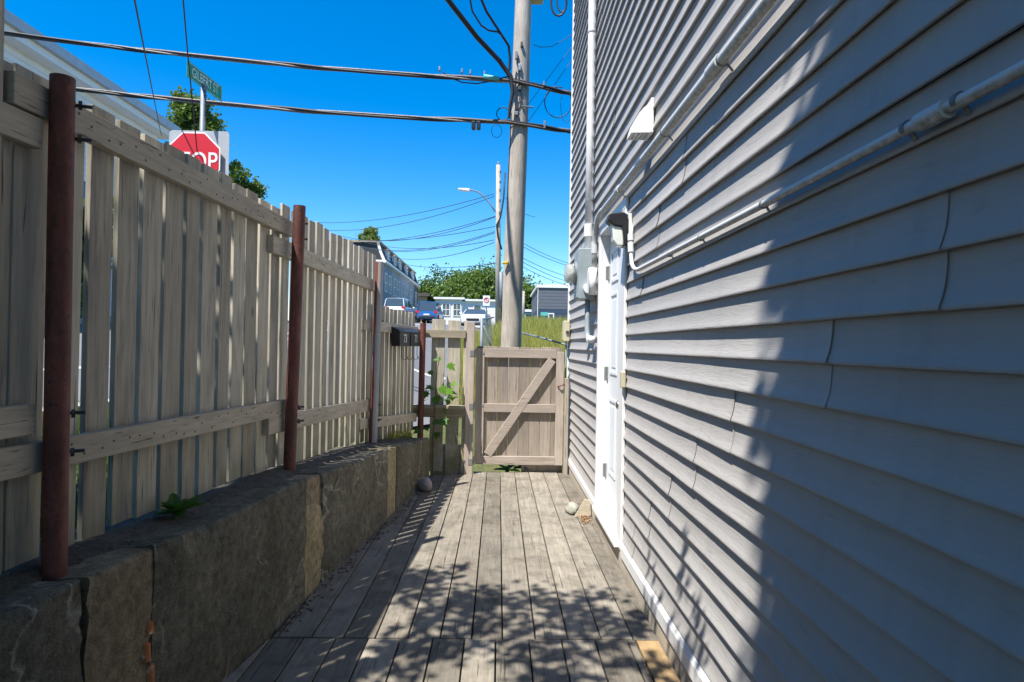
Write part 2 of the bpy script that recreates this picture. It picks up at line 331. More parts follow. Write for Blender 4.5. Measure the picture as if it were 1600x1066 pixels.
sheet('road','asphalt',lambda y:(-7.8,-2.75 if y<6.9 else -2.75+1.9*sst(6.9,9,y)),ry,.03,24)
sheet('road_marking','road_paint',lambda y:(-4.95,-4.83),frange(-10,60,1.2),.036,1)
sheet('stop_line','road_paint',lambda y:(-4.7,-1.1),[12.8,12.9,12.98],.036,18)
sheet('pavement','pavement',lambda y:(-9.0,-7.95),frange(-15,62,1.0),.12,4)
def kerbmb(xf,yy):
    rows=[[],[],[],[]]
    for y in yy:
        x=xf(y); z=ground(x,y)
        rows[0].append(Vector((x-.07,y,z-.05)));rows[1].append(Vector((x-.07,y,z+.135)));rows[2].append(Vector((x+.07,y,z+.135)));rows[3].append(Vector((x+.07,y,z-.05)))
    return MB().grid(rows)
tag(kerbmb(lambda y:-7.88,frange(-15,62,1.0)).build('kerb','kerb_stone',base=(0,0,0)),kind='structure')
tag(kerbmb(lambda y:-2.68,frange(-8,6.7,.5)).build('kerb','kerb_stone',base=(0,0,0)),kind='structure')

# ------------------------------------------------------------------ deck
deck=empty('timber_deck',(0,2.8,0),'weathered grey brown plank deck walkway between the concrete wall and the house','deck')
def deck_board(x0,x1,y0,y1,mat='deck_wood'):
    g_=.0035; z1=random.uniform(-.0025,.0025); z0=z1-.036
    a,c=x0+g_,x1-g_
    ye=lambda x:(min(y1,2.75+(x+1.05+.022)/.1072) if True else y1) # stop at the retaining wall
    ya,yc=ye(a),ye(c)
    if yc<y0+.1: return
    if ya<y0+.02:
        xa=wall_x(y0)+.022; pts=[(xa,y0),(c,y0),(c,yc)]
        n=3; b=MB(); b.prism([(p[0],p[1],z0) for p in pts],(0,0,z1-z0))
    else: b=MB().hexa([(a,y0,z0),(c,y0,z0),(c,yc,z0),(a,ya,z0),(a,y0,z1),(c,y0,z1),(c,yc,z1),(a,ya,z1)])
    b.build('deck_plank',mat,deck,bevel=.0025)
L=[-1.29,-1.14,-.99,-.84,-.692,-.546,-.397,-.247,-.101,.042,.196,.347,.502,.653,.772]
for a,c in zip(L,L[1:]): deck_board(a,c,2.862,6.50 if c<-.2 else 6.62+random.uniform(-.01,.01))
L2=[x-.032 for x in L[:-1]]
for a,c in zip(L2+[.772-.11],L2[1:]+[.772-.113,.772]):
    if c-a<.03: continue
    deck_board(a,c,-2.5,2.855,'fresh_wood' if c>.7 else 'deck_wood')
MB().box(-.72,.76,6.55,6.59,-.22,-.042).build('fascia_board','cross_rail_wood',deck)
for yj in (-1.2,0,1.2,2.4,2.86,3.6,4.6,5.6): MB().box(wall_x(yj)+.04,.76,yj-.019,yj+.019,-.18,-.041).build('joist','cross_rail_wood',deck)

# ------------------------------------------------------------------ retaining wall
rw=empty('retaining_wall',(-1.05,2.75,-.15),'low stained concrete retaining wall with cracks carrying the fence','wall')
def wall_block(y0,y1,mat,inset=0,ztop=None,zbot=-.2,rag=0,seed=0,name='wall_block',top=True,amp=.008):
    ny=max(3,int((y1-y0)/.018)); rows=[]; nz=34
    for i in range(ny+1):
        y=y0+(y1-y0)*i/ny; zt=(wall_top(y) if ztop is None else ztop(y)); row=[]
        pts=[]
        for j in range(nz+1): pts.append((0,zbot+(zt-.05-zbot)*j/nz,1))
        er=.016+.010*noise.noise(Vector((y*3,seed,2)))+max(0,noise.noise(Vector((y*5.3,seed,8)))-.15)*.13
        pts[-1]=(0,zt-er,1)
        for a in (25,55,80): pts.append((-er*(1-math.cos(R(a))),zt-er+er*math.sin(R(a)),1))
        for d in ((.08,.14,.2,.27,.34,.42) if top else (.08,.12)): pts.append((-d,zt,.6))
        pts.append((-.42 if top else -.12,zbot,0))
        for dx,z,k in pts:
            q=Vector((y*4.1+seed,z*4.1,dx*4)); d=(noise.noise(q)*.8+noise.noise(q*3.3)*.5+noise.noise(q*8)*.4-max(0,noise.noise(q*2.1+Vector((7,7,7)))-.32)*3)*amp*k
            e=0
            if rag:
                t=min(y-y0,y1-y); 
            yy=y+(noise.noise(Vector((z*6,seed+(0 if i==0 else 9),0)))*rag+noise.noise(Vector((z*19,seed+(0 if i==0 else 9),0)))*rag*.4 if i in(0,ny) else 0)
            chip=0
            t=min(y-y0,y1-y)
            if t<.03 and k: chip=.006
            up=d if dx<-.06 else 0
            row.append(Vector((wall_x(yy)-inset+dx+(0 if dx<-.06 else d)-chip*(1 if dx>-.06 else 0),yy,z+up-(chip if dx<-.06 else 0))))
        rows.append(row)
    b_=MB().grid(rows); n_=len(rows[0]); b_.f.append(tuple(range(n_))); b_.f.append(tuple((len(rows)-1)*n_+i for i in range(n_)))
    o=b_.build(name,mat,rw,smooth=True,fix=True); smooth_by_angle(o,60)
    return o
wall_block(-3,1.765,'concrete',seed=1,rag=.05)
wall_block(1.55,2.3,'concrete',inset=.11,seed=15,ztop=lambda y:wall_top(y)-.03,name='wall_core')
wall_block(1.805,2.17,'concrete_brown',rag=.03,inset=.014,seed=2,amp=.012,ztop=lambda y:wall_top(y)-.012,name='broken_infill')
wall_block(2.07,3.27,'concrete',seed=3,rag=.02)
wall_block(3.235,3.55,'concrete_tan',inset=.010,seed=4,amp=.012,ztop=lambda y:wall_top(y)-.15,name='render_patch',top=False)
wall_block(3.235,3.60,'concrete_brown',inset=.02,seed=12,amp=.012,ztop=lambda y:wall_top(y)-.012,name='broken_infill')
wall_block(3.50,4.78,'concrete',seed=5,rag=.014)
wall_block(4.77,5.06,'concrete_tan',inset=.012,seed=6,name='render_patch',amp=.004)
wall_block(5.05,6.24,'concrete',seed=7,rag=.004)
# exposed brick sliver in the broken infill
b=MB()
for i,(z,h) in enumerate(((.12,.07),(.20,.09),(.30,.07),(.385,.05))):
    y=2.075+.012*math.sin(i*2.1); c=Vector((wall_x(y)-.012,y-.02,z)); b.hexa([c+Vector(p) for p in ((-.03,-.016,0),(.010,-.012,.004),(.016,.008,0),(-.03,.014,0),(-.03,-.008,h),(.002,-.006,h-.01),(.012,.010,h-.004),(-.03,.012,h))])
b.build('exposed_brick','brick_red',rw,bevel=.006)
# soil on the wall top
rows=[]
for i in range(260):
    y=.6+i*.0215; zt=wall_top(y); e0=.13+.05*noise.noise(Vector((y*3,3,1)))+.03*noise.noise(Vector((y*11,3,1)))
    rows.append([Vector((wall_x(y)-d_,y,zt+h_+ (0 if j==0 else .008*noise.noise(Vector((y*9,d_*30,2))))+(0 if j else -.012))) for j,(d_,h_) in enumerate(((e0,0),(e0+.03,.012),(e0+.08,.017),(.27,.018),(.34,.016),(.43,.0)))])
MB().grid(rows).build('soil_strip','grit',rw,smooth=True,fix=False)
# loose crumbs
b=MB()
for i in range(420):
    y=random.uniform(1.2,6.1); d=abs(random.gauss(0,.09)); x=wall_x(y)-.30+d-.02; r=random.uniform(.002,.008)
    if random.random()<.1: r*=1.7
    z=wall_top(y)+r*.4+(.014 if x<wall_x(y)-.17 else 0)
    if x>wall_x(y)-.05: continue
    a=random.random()*6; b.add([(x+r*math.cos(a+t)*random.uniform(.7,1.2),y+r*1.4*math.sin(a+t),z-r*.5) for t in(0,2.1,4.2)]+[(x,y,z+r*.6)],[(0,1,3),(1,2,3),(2,0,3),(2,1,0)])
tag(b.build('loose_gravel','grit',base=(0,0,0)),'crumbled grit and small stones along the fence foot on the wall top','gravel',kind='stuff')
b=MB()
for i in range(260):
    y=random.uniform(2.9,6.1); x=wall_x(y)+abs(random.gauss(0,.035))+.012; r=random.uniform(.004,.014); z=.003
    a=random.random()*6; b.add([(x+r*math.cos(a+t),y+r*1.6*math.sin(a+t),z) for t in(0,2.1,4.2)]+[(x,y,z+r*.6)],[(0,1,3),(1,2,3),(2,0,3),(2,1,0)])
tag(b.build('deck_litter','bark',base=(0,0,0)),'dark litter gathered on the deck along the concrete wall foot','litter',kind='stuff')

# ------------------------------------------------------------------ tall fence on the wall
def fx(y): return -1.25+.0655*(y-3.51)         # inner face of the boards
fence=empty('board_fence',(fx(3.5),3.5,.6),'tall weathered board fence on rusty pipe posts along the concrete wall','fence')
FN=Vector((1,-.0655,0)).normalized(); FD=Vector((.0655,1,0)).normalized()
def fence_board(y,wd,z0,z1,off=0,tilt=0,parent=fence,X=fx,fn=FN,fd=FD,th=.019,mat='fence_wood'):
    c=Vector((X(y),y,0))-fn*(th/2+off); t=Vector((0,tilt,0)); S=fd*wd/2; T=fn*th/2; ch=.008
    pts=[c-S,c+S]; z=Vector((0,0,1))
    b=MB().hexa([c-S-T+z*z0-t,c+S-T+z*z0-t,c+S+T+z*z0-t,c-S+T+z*z0-t,c-S-T+z*z1+t,c+S-T+z*(z1+random.uniform(-.006,.006))+t,c+S+T+z*z1+t,c-S+T+z*z1+t])
    return b.build('fence_board',mat,parent,bevel=.002)
def edges(L,z0f,z1f,gap,th=.019):
    for a,c in zip(L,L[1:]):
        y=(a+c)/2; wd=(c-a)-gap*random.uniform(.55,1.45)
        fence_board(y,wd,z0f(y)+random.uniform(-.01,.02),z1f(y)+random.uniform(-.012,.012),random.uniform(0,.004),random.uniform(-.004,.004),th=th)
lowz=lambda y:wall_top(y)+.018
edges([-.55,-.40,-.26,-.11,.04,.19,.33,.48,.62,.77,.92,1.06,1.2,1.34,1.48,1.62],lowz,lambda y:2.13,.028)
fence_board(1.69,.10,.70,2.12); fence_board(1.81,.12,.705,2.13,.002)
P1=[1.895,2.03,2.165,2.30,2.445,2.58,2.71,2.85,2.98,3.115,3.25,3.395,3.53]
edges(P1,lowz,lambda y:2.125+.01*math.sin(y*3),.026)
P2=[3.53,3.665]
q=3.665
for i in range(14): q+=.1365+.004*math.sin(i*2.3); P2.append(q)
edges([p for p in P2 if p<5.58],lowz,lambda y:2.147,.036,.015)
def rail(y0,y1,z0,z1,zh,name='rail',parent=fence,X=fx,fn=FN):
    a=Vector((X(y0),y0,z0))+fn*.0195; c=Vector((X(y1),y1,z1))+fn*.0195
    return MB().bar(a,c,fn,(0,0,1),.0185,zh/2).build(name,'rail_wood',parent,bevel=.003)
rail(-.6,1.80,1.947,1.945,.086); rail(-.6,1.80,1.13,1.125,.086)
rail(1.70,3.60,2.042,2.012,.09); rail(1.40,3.56,1.018,.985,.088)
rail(3.34,5.50,1.888,1.861,.096); rail(3.33,5.40,.905,.825,.098)
def post(y,z0,z1,r,mat,lean=(0,0),parent=fence,x=None,rust=True):
    x=(fx(y)+.041+r) if x is None else x
    n=10; pts=[Vector((x+lean[0]*i/n,y+lean[1]*i/n,z0+(z1-z0)*i/n)) for i in range(n+1)]
    b=MB().tube(pts,r,18,False)
    t=pts[-1]; b.lathe([(-.03,r-.005),(0,r-.005)],t,(0,0,1),18); b.lathe([(0,r),(.0005,r-.006)],t,(0,0,1),18)
    o=b.build('post',mat,parent,smooth=True); smooth_by_angle(o); return o
post(1.83,.62,2.125,.032,'rust_pipe',(-.008,0)); post(3.514,.55,2.132,.034,'rust_pipe',(.03,0)); post(5.276,.45,2.055,.034,'part_paint_pipe',(.03,0))
def bolt(y,z,r,L=.075,parent=fence,x=None):
    p=Vector(((fx(y)+.041+.04) if x is None else x,y,z))
    b=MB().tube([p+Vector((-.05,0,0)),p+Vector((L,-.004,0))],.0055,8); b.lathe([(0,.013),(.009,.013)],p+Vector((.005,0,0)),(1,0,0),6); b.build('bolt','dark_steel',parent)
def bolt_side(yp,xp,r,z): # studs that stick out beyond the pipe, seen on its far side
    p=Vector((xp+r*.5,yp+r*.8,z)); b=MB().tube([p-Vector((.03,0,0)),p+Vector((.032,.024,.002))],.0055,8); b.lathe([(0,.014),(.01,.014)],p+Vector((.004,.002,0)),(.8,.55,0),6); b.build('bolt','dark_steel',fence)
xp=lambda y,r:fx(y)+.041+r
for z in (2.055,1.955,1.135,1.02): bolt_side(1.83,xp(1.83,.032),.032,z)
for z in (2.04,1.95,.905,.985): bolt_side(3.514,xp(3.514,.034)+.015,.034,z)
for z in (1.55,.83,.70): bolt_side(5.276,xp(5.276,.034)+.015,.034,z)
MB().bar((fx(1.6)+.002,1.668,.7),(fx(1.6)+.0,1.668,3.1),FN,FD,.03,.012).build('tall_post','fence_wood',fence,bevel=.003)

b=MB()
def nails(L,zf):
    for a_,c_ in zip(L,L[1:]):
        for t in(.3,.7):
            y=a_+(c_-a_)*t; z=zf(y)+random.uniform(-.028,.028); p=Vector((fx(y),y,z))+FN*.0385; b.lathe([(-.001,.0042),(.0012,.004)],p,FN,7)
nails(P1,lambda y:2.042-.0158*(y-1.7)); nails(P1,lambda y:1.018-.0153*(y-1.4)); nails([p for p in P2 if p<5.3],lambda y:1.888-.0125*(y-3.34)); nails([p for p in P2 if p<5.3],lambda y:.905-.0386*(y-3.33))
tag(b.build('nail_heads','dark_steel',fence),kind='stuff')

# low panel beyond, carrying the mailboxes
lx=lambda y:-1.125+.235*(y-5.32)
LD=Vector((.235,1,0)).normalized(); LN=Vector((1,-.235,0)).normalized()
low=empty('low_board_fence',(lx(5.9),5.9,.5),'lower board fence panel carrying two black mailboxes before the rusty end post','fence')
y=5.345
while y<6.42:
    fence_board(y,.073,.47,1.70-.02*(y-5.3)+random.uniform(-.008,.008),random.uniform(0,.003),0,low,lx,LN,LD); y+=.0935
def lrail(y0,y1,z0,z1,h):
    a=Vector((lx(y0),y0,z0))+LN*.0195; c=Vector((lx(y1),y1,z1))+LN*.0195
    MB().bar(a,c,LN,(0,0,1),.0185,h/2).build('rail','rail_wood',low,bevel=.003)
lrail(5.17,6.40,1.515,1.49,.09); lrail(5.13,6.40,.685,.60,.09)
post(6.387,.30,1.576,.031,'rust_pipe',(.01,0),low,-.795)
def mailbox(y0,y1,label,num):
    z0,z1=1.335,1.50
    o=Vector((lx(y0),y0,0)); e=empty('mailbox',o+LN*.04+Vector((0,0,z0)),label,'mailbox','mailboxes on the low fence')
    Ln=(y1-y0)/LD.y; P=lambda s,d,z:o+LD*s+LN*d+Vector((0,0,z))
    d0,d1=.040,.125
    MB().prism([P(0,d0,z0),P(0,d1,z0),P(0,d1,z1-.03),P(0,d0,z1)],LD*Ln).build('body','black_plastic',e,bevel=.004)
    MB().prism([P(-.006,d0,z1+.002),P(-.006,d1+.012,z1-.034),P(-.006,d1+.012,z1-.024),P(-.006,d0,z1+.016)],LD*(Ln+.012)).build('lid','black_plastic',e,bevel=.003)
    for s in (.25,.75):
        p=P(Ln*s,d1-.01,z0); MB().tube([p,p+Vector((0,0,-.09)),p+LN*.02+Vector((0,0,-.125)),p+LN*.05+Vector((0,0,-.125)),p+LN*.065+Vector((0,0,-.095))],.003,6).build('paper_hook','black_cable',e)
    text_mesh('numerals',num,.11,'sign_white',e,P(Ln*.5,d1+.003,z0+.07),LD,(0,0,1),.75,.001)
mailbox(5.72,5.96,'black mailbox nearer the tall fence on the low panel','73'); mailbox(5.985,6.24,'black mailbox nearer the gate on the low panel','71')

# end fence beside the gate
endf=empty('end_fence',(-.6,6.52,0),'short open fence of three wide boards between the rusty post and the gate','fence')
MB().box(-.90,-.345,6.455,6.493,1.428,1.512).build('rail','cross_rail_wood',endf,bevel=.003)
MB().box(-.945,-.345,6.40,6.489,.690,.724).build('rail','cross_rail_wood',endf,bevel=.003)
MB().box(-.90,-.345,6.456,6.494,.595,.688).build('rail','cross_rail_wood',endf,bevel=.003)
for x0,x1,zt,zb in((-.715,-.575,1.625,.02),(-.545,-.412,1.618,-.02),(-.378,-.345,1.62,.0)):
    MB().hexa([(x0,6.497,zb),(x1,6.497,zb),(x1,6.516,zb),(x0,6.516,zb),(x0+.012,6.497,zt),(x1+.012,6.497,zt-.004),(x1+.012,6.516,zt-.004),(x0+.012,6.516,zt)]).build('fence_board','fence_wood',endf,bevel=.003)
MB().box(-.342,-.253,6.47,6.56,-.2,1.60).build('gate_post','gate_stile_wood',endf,bevel=.004)
MB().box(-.70,-.345,6.53,6.55,-.1,.30).build('kick_board','cross_rail_wood',endf,bevel=.003)

# ------------------------------------------------------------------ gate
gate=empty('garden_gate',(.24,6.6,.09),'pale cedar garden gate with a diagonal brace beside the house corner','gate')
def gb(n,x0,x1,z0,z1,y0,y1,mat): return MB().box(x0,x1,y0,y1,z0,z1).build(n,mat,gate,bevel=.003)
gx0,gx1=-.236,.705
gb('stile',gx0,-.146,.10,1.325,6.57,6.608,'gate_stile_wood'); gb('stile',.622,gx1,.085,1.30,6.57,6.608,'gate_stile_wood')
gb('top_rail',-.1445,.6205,1.228,1.322,6.571,6.607,'gate_frame_wood'); gb('mid_rail',-.1445,.6205,.645,.735,6.571,6.607,'gate_frame_wood'); gb('bottom_rail',-.1445,.6205,.085,.175,6.571,6.607,'gate_frame_wood')
MB().bar((-.098,6.5885,.19),(.578,6.5885,1.215),(.835,0,-.551),(0,1,0),.045,.0202).build('brace','gate_frame_wood',gate,bevel=.003)
xb=gx0+.004
for i in range(8):
    wd=.115; 
    if xb+wd>gx1: wd=gx1-xb-.002
    if wd>.03: gb('gate_board',xb+.002,xb+wd-.0025,.075+random.uniform(0,.01),1.345+random.uniform(-.006,.006),6.611,6.630,'gate_board_wood')
    xb+=wd
for z in (1.27,.71,.13):
    b=MB().box(-.297,-.257,6.4665,6.4695,z-.032,z+.032); b.build('hinge','hinge_steel',gate)
    b=MB().box(-.232,-.15,6.566,6.569,z-.007,z+.007); b.tube([(-.246,6.562,z-.045),(-.246,6.562,z+.045)],.007,8); b.box(-.26,-.225,6.560,6.569,z-.010,z+.010); b.build('hinge','hinge_steel',gate)
MB().tube([(.64,6.568,.93),(.66,6.545,.935),(.70,6.545,.952),(.735,6.56,.955)],.007,8).build('latch','rust_pipe',gate)
tag(MB().box(.27,.715,6.66,6.70,-.2,.075).build('foot_timber','gate_stile_wood',bevel=.004),'pale timber lying behind the foot of the gate','timber')
lp=MB().box(.716,.757,6.53,6.60,-.1,1.02).build('latch_post','gate_stile_wood',bevel=.004); tag(lp,'slim wooden latch post squeezed between the gate and the house corner','post')

# ------------------------------------------------------------------ house on the right
WX=.79; H0,HP=.174,.105; YC=6.86; HT=5.66
house=empty('clapboard_house',(WX,3,0),'grey vinyl clapboard house wall filling the right side of the walkway','house')
MB().box(.905,6.5,-4,YC-.01,.12,HT).build('wall_core','roof_dark',house)
for q in((-4,3.744,.12,HT),(4.756,YC-.01,.12,HT),(3.7442,4.7558,2.286,HT)): MB().box(WX+.003,.9048,*q).build('sheathing','roof_dark',house)
MB().box(.777,6.4,-4,YC-.02,-.3,.1195).build('foundation','foundation',house)
MB().box(WX-.02,6.5,-4.02,YC+.02,HT,HT+.12).build('roof','roof_dark',house)
DY0,DY1,DZ=3.745,4.755,2.285
def course(y0,y1,r,lift,seed,ncourse=2):
    ny=max(2,int((y1-y0)/.12)); b=MB()
    prof=[(.0,.006),(-.0125,.0),(-.0160,.0016),(-.0170,.005),(-.0158,.010),(-.0125,.019),(-.0090,.030),(-.0058,.045),(-.0034,.065),(-.0020,.085),(-.0012,HP+.004)]
    for c in range(ncourse):
        z0=H0+(2*r+c)*HP; rows=[]
        for i in range(ny+1):
            y=y0+(y1-y0)*i/ny; row=[]
            for dx,dz in prof:
                wv=noise.noise(Vector((y*.9,(2*r+c)*3.1+seed,0)))*.0022+noise.noise(Vector((y*3,(2*r+c)*7+seed,5)))*.0007
                wz=noise.noise(Vector((y*.8,(2*r+c)*5.3+seed,9)))*.0022 if dz<.05 else 0
                e=lift*max(0,1-(y-y0)/.25)
                row.append(Vector((WX+dx-e-(wv if dx<0 else 0),y,z0+dz+wz)))
            rows.append(row)
        b.grid(rows)
    o=b.build('siding_panel','vinyl',house,smooth=True,fix=False); smooth_by_angle(o,30)
    for p in o.data.polygons: pass
    return o
SEAM={0:3.45,1:3.1,2:2.74,3:2.4,4:2.02,5:1.43,6:1.06,7:3.35,8:3.02,9:2.60,10:5.9}
for r in range(30):
    if H0+2*(r+1)*HP>HT: break
    s=SEAM.get(r,random.uniform(1.5,5.8)); zt=H0+(2*r+2)*HP; cuts=[-4.0,s,YC-.03]
    if r not in SEAM: cuts=[-4.0,s-3.6 if s-3.6>-3 else s-2.2,s,YC-.03]
    spans=list(zip(cuts,cuts[1:]))
    if zt<DZ+.12:
        new=[]
        for a,c in spans:
            if a<DY0: new.append((a,min(c,DY0)))
            if c>DY1: new.append((max(a,DY1),c))
        spans=new
    for i,(a,c) in enumerate(spans):
        first=a in(-4.0,DY1)
        if c-a>.03: course(a,c+(.03 if c not in(DY0,YC-.03) else 0),r,0 if first else .0032,r*1.7+i)
MB().box(WX-.022,WX+.03,YC-.03,YC+.012,.10,HT).build('corner_trim','white_paint',house,bevel=.003)
def basetrim(y0,y1,z0,z1):
    b=MB().prism([(WX+.002,y0,z0),(WX-.024,y0,z0),(WX-.026,y0,z1-.03),(WX-.018,y0,z1-.006),(WX-.012,y0,z1),(WX+.002,y0,z1)],(0,y1-y0,0)); b.build('base_trim','white_paint',house)
basetrim(-4,DY0-.002,.085,.178); basetrim(DY1+.002,YC+.01,.095,.178)
# door
door=MB()
XS=.842; oy0,oy1,oz0,oz1=3.875,4.70,.155,2.215
door.box(XS,XS+.04,oy0+.004,oy1-.004,oz0+.012,oz1-.004); door=door.build('door','door_paint',house,bevel=.002)
def dpart(n,b,m,**k): return b.build(n,m,door,**k)
dpart('far_jamb',MB().box(WX-.006,XS+.04,oy1,oy1+.03,.13,oz1+.03),'white_paint'); dpart('near_jamb',MB().box(WX-.006,XS+.04,oy0-.03,oy0,.13,oz1+.03),'white_paint'); dpart('head_jamb',MB().box(WX-.006,XS+.04,oy0,oy1,oz1,oz1+.03),'white_paint')
dpart('casing',MB().box(WX-.026,WX-.0065,oy1+.004,DY1,.13,oz1+.0),'white_paint',bevel=.003); dpart('casing',MB().box(WX-.026,WX-.0065,DY0,oy0-.004,.12,oz1+.0),'white_paint',bevel=.003)
dpart('head_casing',MB().box(WX-.027,WX-.0065,DY0,DY1,oz1+.001,DZ),'white_paint',bevel=.003)
dpart('sill',MB().prism([(WX-.05,oy0-.06,.115),(WX-.05,oy0-.06,.14),(XS+.03,oy0-.06,.155),(XS+.03,oy0-.06,.115)],(0,oy1-oy0+.09,0)),'white_paint',bevel=.003)
dpart('sill_support',MB().box(.7755,.80,oy0-.1,oy1+.08,.0,.114),'foundation')
wd=(oy1-oy0)
for (s0,s1) in((.13,.44),(.56,.87)):
    for z0,z1 in((.42,.98),(1.16,1.76),(1.84,2.08)):
        a,c=oy0+wd*s0,oy0+wd*s1
        b=MB(); fr=.022
        b.box(XS-.007,XS-.0005,a,c,z0,z0+fr);b.box(XS-.007,XS-.0005,a,c,z1-fr,z1);b.box(XS-.007,XS-.0005,a,a+fr,z0+fr,z1-fr);b.box(XS-.007,XS-.0005,c-fr,c,z0+fr,z1-fr)
        b.box(XS-.004,XS-.0006,a+fr+.03,c-fr-.03,z0+fr+.03,z1-fr-.03)
        dpart('door_panel',b,'door_paint',bevel=.002)
for z in(.42,1.16,1.93):
    b=MB().box(XS-.028,XS-.001,oy1-.003,oy1-.0005,z-.05,z+.05); b.tube([(XS-.006,oy1-.009,z-.052),(XS-.006,oy1-.009,z+.052)],.008,10); dpart('hinge',b,'hinge_steel')
kc=(XS,oy0+.115,.985)
o=dpart('knob',MB().lathe([(0,.032),(-.006,.032),(-.010,.014),(-.035,.012),(-.040,.022),(-.050,.029),(-.062,.028),(-.070,.018),(-.072,.004)],kc,(1,0,0),20),'brass_nickel',smooth=True)
dpart('deadbolt',MB().lathe([(0,.03),(-.012,.029),(-.02,.02),(-.028,.018)],(XS,oy0+.115,1.13),(1,0,0),18),'brass_nickel',smooth=True)
db=MB().box(WX-.045,WX-.0185,DY0-.055,DY0-.004,1.115,1.215).build('doorbell','beige_plastic',bevel=.006); tag(db,'small cream doorbell on the siding beside the door casing','doorbell')

# porch lantern
lan=empty('porch_lantern',(WX-.02,3.66,2.06),'black wall lantern with frosted glass mounted beside the top of the door','lantern')
MB().box(WX-.030,WX-.005,3.63,3.735,1.985,2.17).build('mount_block','white_pvc',lan,bevel=.004)
MB().prism([(WX-.034,3.625,2.02),(WX-.034,3.625,2.15),(WX-.06,3.625,2.165),(WX-.145,3.625,2.155),(WX-.155,3.625,2.115),(WX-.12,3.625,2.085),(WX-.07,3.625,2.08),(WX-.055,3.625,1.965),(WX-.034,3.625,1.96)],(0,.10,0)).build('cap','black_plastic',lan,bevel=.006)
MB().prism([(WX-.062,3.632,2.078),(WX-.12,3.632,2.083),(WX-.145,3.632,2.105),(WX-.13,3.632,1.99),(WX-.105,3.632,1.955),(WX-.062,3.632,1.955)],(0,.086,0)).build('glass','frost_glass',lan,bevel=.006)

for o in lan.children[1:]:
    for v in o.data.vertices: v.co.x*=.88; v.co.y*=.85; v.co.z*=.9
# conduits, meter, vent
def pipe_thing(name,label,cat,pts,r,mat,clips=(),couplings=(),group=None,cap=True):
    e=empty(name,pts[0],label,cat,group)
    MB().tube(pts,r,14).build('pipe',mat,e,smooth=True)
    for p,dr in clips:
        p=Vector(p); d=Vector(dr).normalized()
        b=MB().lathe([(-.006,r+.002),(.006,r+.002)],p,d,16); 
        s=d.cross(Vector((1,0,0))); 
        if s.length<.1: s=Vector((0,1,0))
        s.normalize(); s=s if s.z<=0 else -s
        b.bar(p+s*(r*.6)+Vector((r*.6,0,0)),p+s*(r+.018)+Vector((WX-.012-p.x,0,0)),d,(1,0,0),.006,.0015); b.build('clip','galvanised',e)
    for p,dr,L in couplings:
        o=MB().lathe([(-L,r+.001),(-L,r+.006),(L,r+.006),(L,r+.001)],p,dr,16).build('coupling',mat,e,smooth=True); smooth_by_angle(o)
    return e
cx=WX-.047
pts=[Vector((cx,-3.5,2.335))]+[Vector((cx,yy,2.335+.004*(yy>0)*yy)) for yy in(-1,.5,1.7,2.6,3.5,4.4)]
pts+=arc((cx,4.5,2.36),(cx,4.80,2.375),(cx,4.815,2.12),8)+[Vector((cx,4.815,1.98))]
Y1=Vector((0,1,0));Z1=Vector((0,0,1))
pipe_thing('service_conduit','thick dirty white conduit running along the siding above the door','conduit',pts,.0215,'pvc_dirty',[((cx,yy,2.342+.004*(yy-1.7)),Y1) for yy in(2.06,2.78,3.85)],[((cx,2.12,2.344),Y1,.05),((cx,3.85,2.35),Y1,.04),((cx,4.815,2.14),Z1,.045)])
c2=WX-.033
pts=[Vector((c2,yy,1.777+.004*max(0,yy-1))) for yy in(-3.5,-1,.5,1,2,3.2)]+arc((c2,3.3,1.786),(c2,3.50,1.79),(c2,3.53,1.88),6)+[Vector((c2,3.56,2.0)),Vector((c2+.01,3.575,2.07))]
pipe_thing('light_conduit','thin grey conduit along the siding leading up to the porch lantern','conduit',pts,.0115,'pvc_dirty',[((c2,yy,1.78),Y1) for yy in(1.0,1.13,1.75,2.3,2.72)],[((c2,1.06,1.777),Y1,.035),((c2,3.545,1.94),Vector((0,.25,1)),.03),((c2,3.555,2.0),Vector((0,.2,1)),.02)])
# electric meter
mt=empty('electric_meter',(WX-.08,5.1,1.75),'grey electric meter box with a round glass meter beside the door','electric meter')
MB().box(WX-.155,WX-.018,4.93,5.20,1.745,2.155).build('cabinet','meter_box_grey',mt,bevel=.006)
MB().box(WX-.160,WX-.1552,4.94,5.19,1.76,2.14).build('cover','meter_box_grey',mt,bevel=.002)
mc=(WX-.160,5.065,1.965)
o=MB().lathe([(-.0,.095),(-.018,.095),(-.02,.085)],mc,(1,0,0),28).build('ring','galvanised',mt,smooth=True); smooth_by_angle(o)
MB().lathe([(-.021,.082),(-.07,.080),(-.085,.074),(-.093,.055),(-.095,.0)],mc,(1,0,0),28).build('glass_dome','meter_glass',mt,smooth=True)
MB().lathe([(-.021,.06),(-.06,.058),(-.065,.04)],mc,(1,0,0),24).build('register','sign_white',mt,smooth=True)
o=MB().lathe([(-.0,.045),(.05,.045)],(WX-.075,4.93,1.83),(0,-1,0),16).build('side_hub','white_pvc',mt,smooth=True); smooth_by_angle(o)
pipe_thing('meter_riser','tall white vertical conduit rising from the electric meter','conduit',[(WX-.055,5.11,2.157),(WX-.055,5.11,3.2),(WX-.055,5.11,4.4),(WX-.055,5.11,5.6)],.032,'white_pvc',[((WX-.055,5.11,z),Z1) for z in(2.58,3.99,5.3)],[((WX-.055,5.11,2.33),Z1,.05)])
cb=empty('conduit_body',(cx,4.815,1.76),'white oval conduit fitting on the siding between the meter and the door','conduit fitting')
MB().tube([(cx-.012,4.815,1.77),(cx-.012,4.815,1.98)],.034,18).build('body','white_pvc',cb,smooth=True)
MB().box(cx-.052,cx-.0465,4.788,4.842,1.78,1.96).build('cover','white_pvc',cb,bevel=.002)
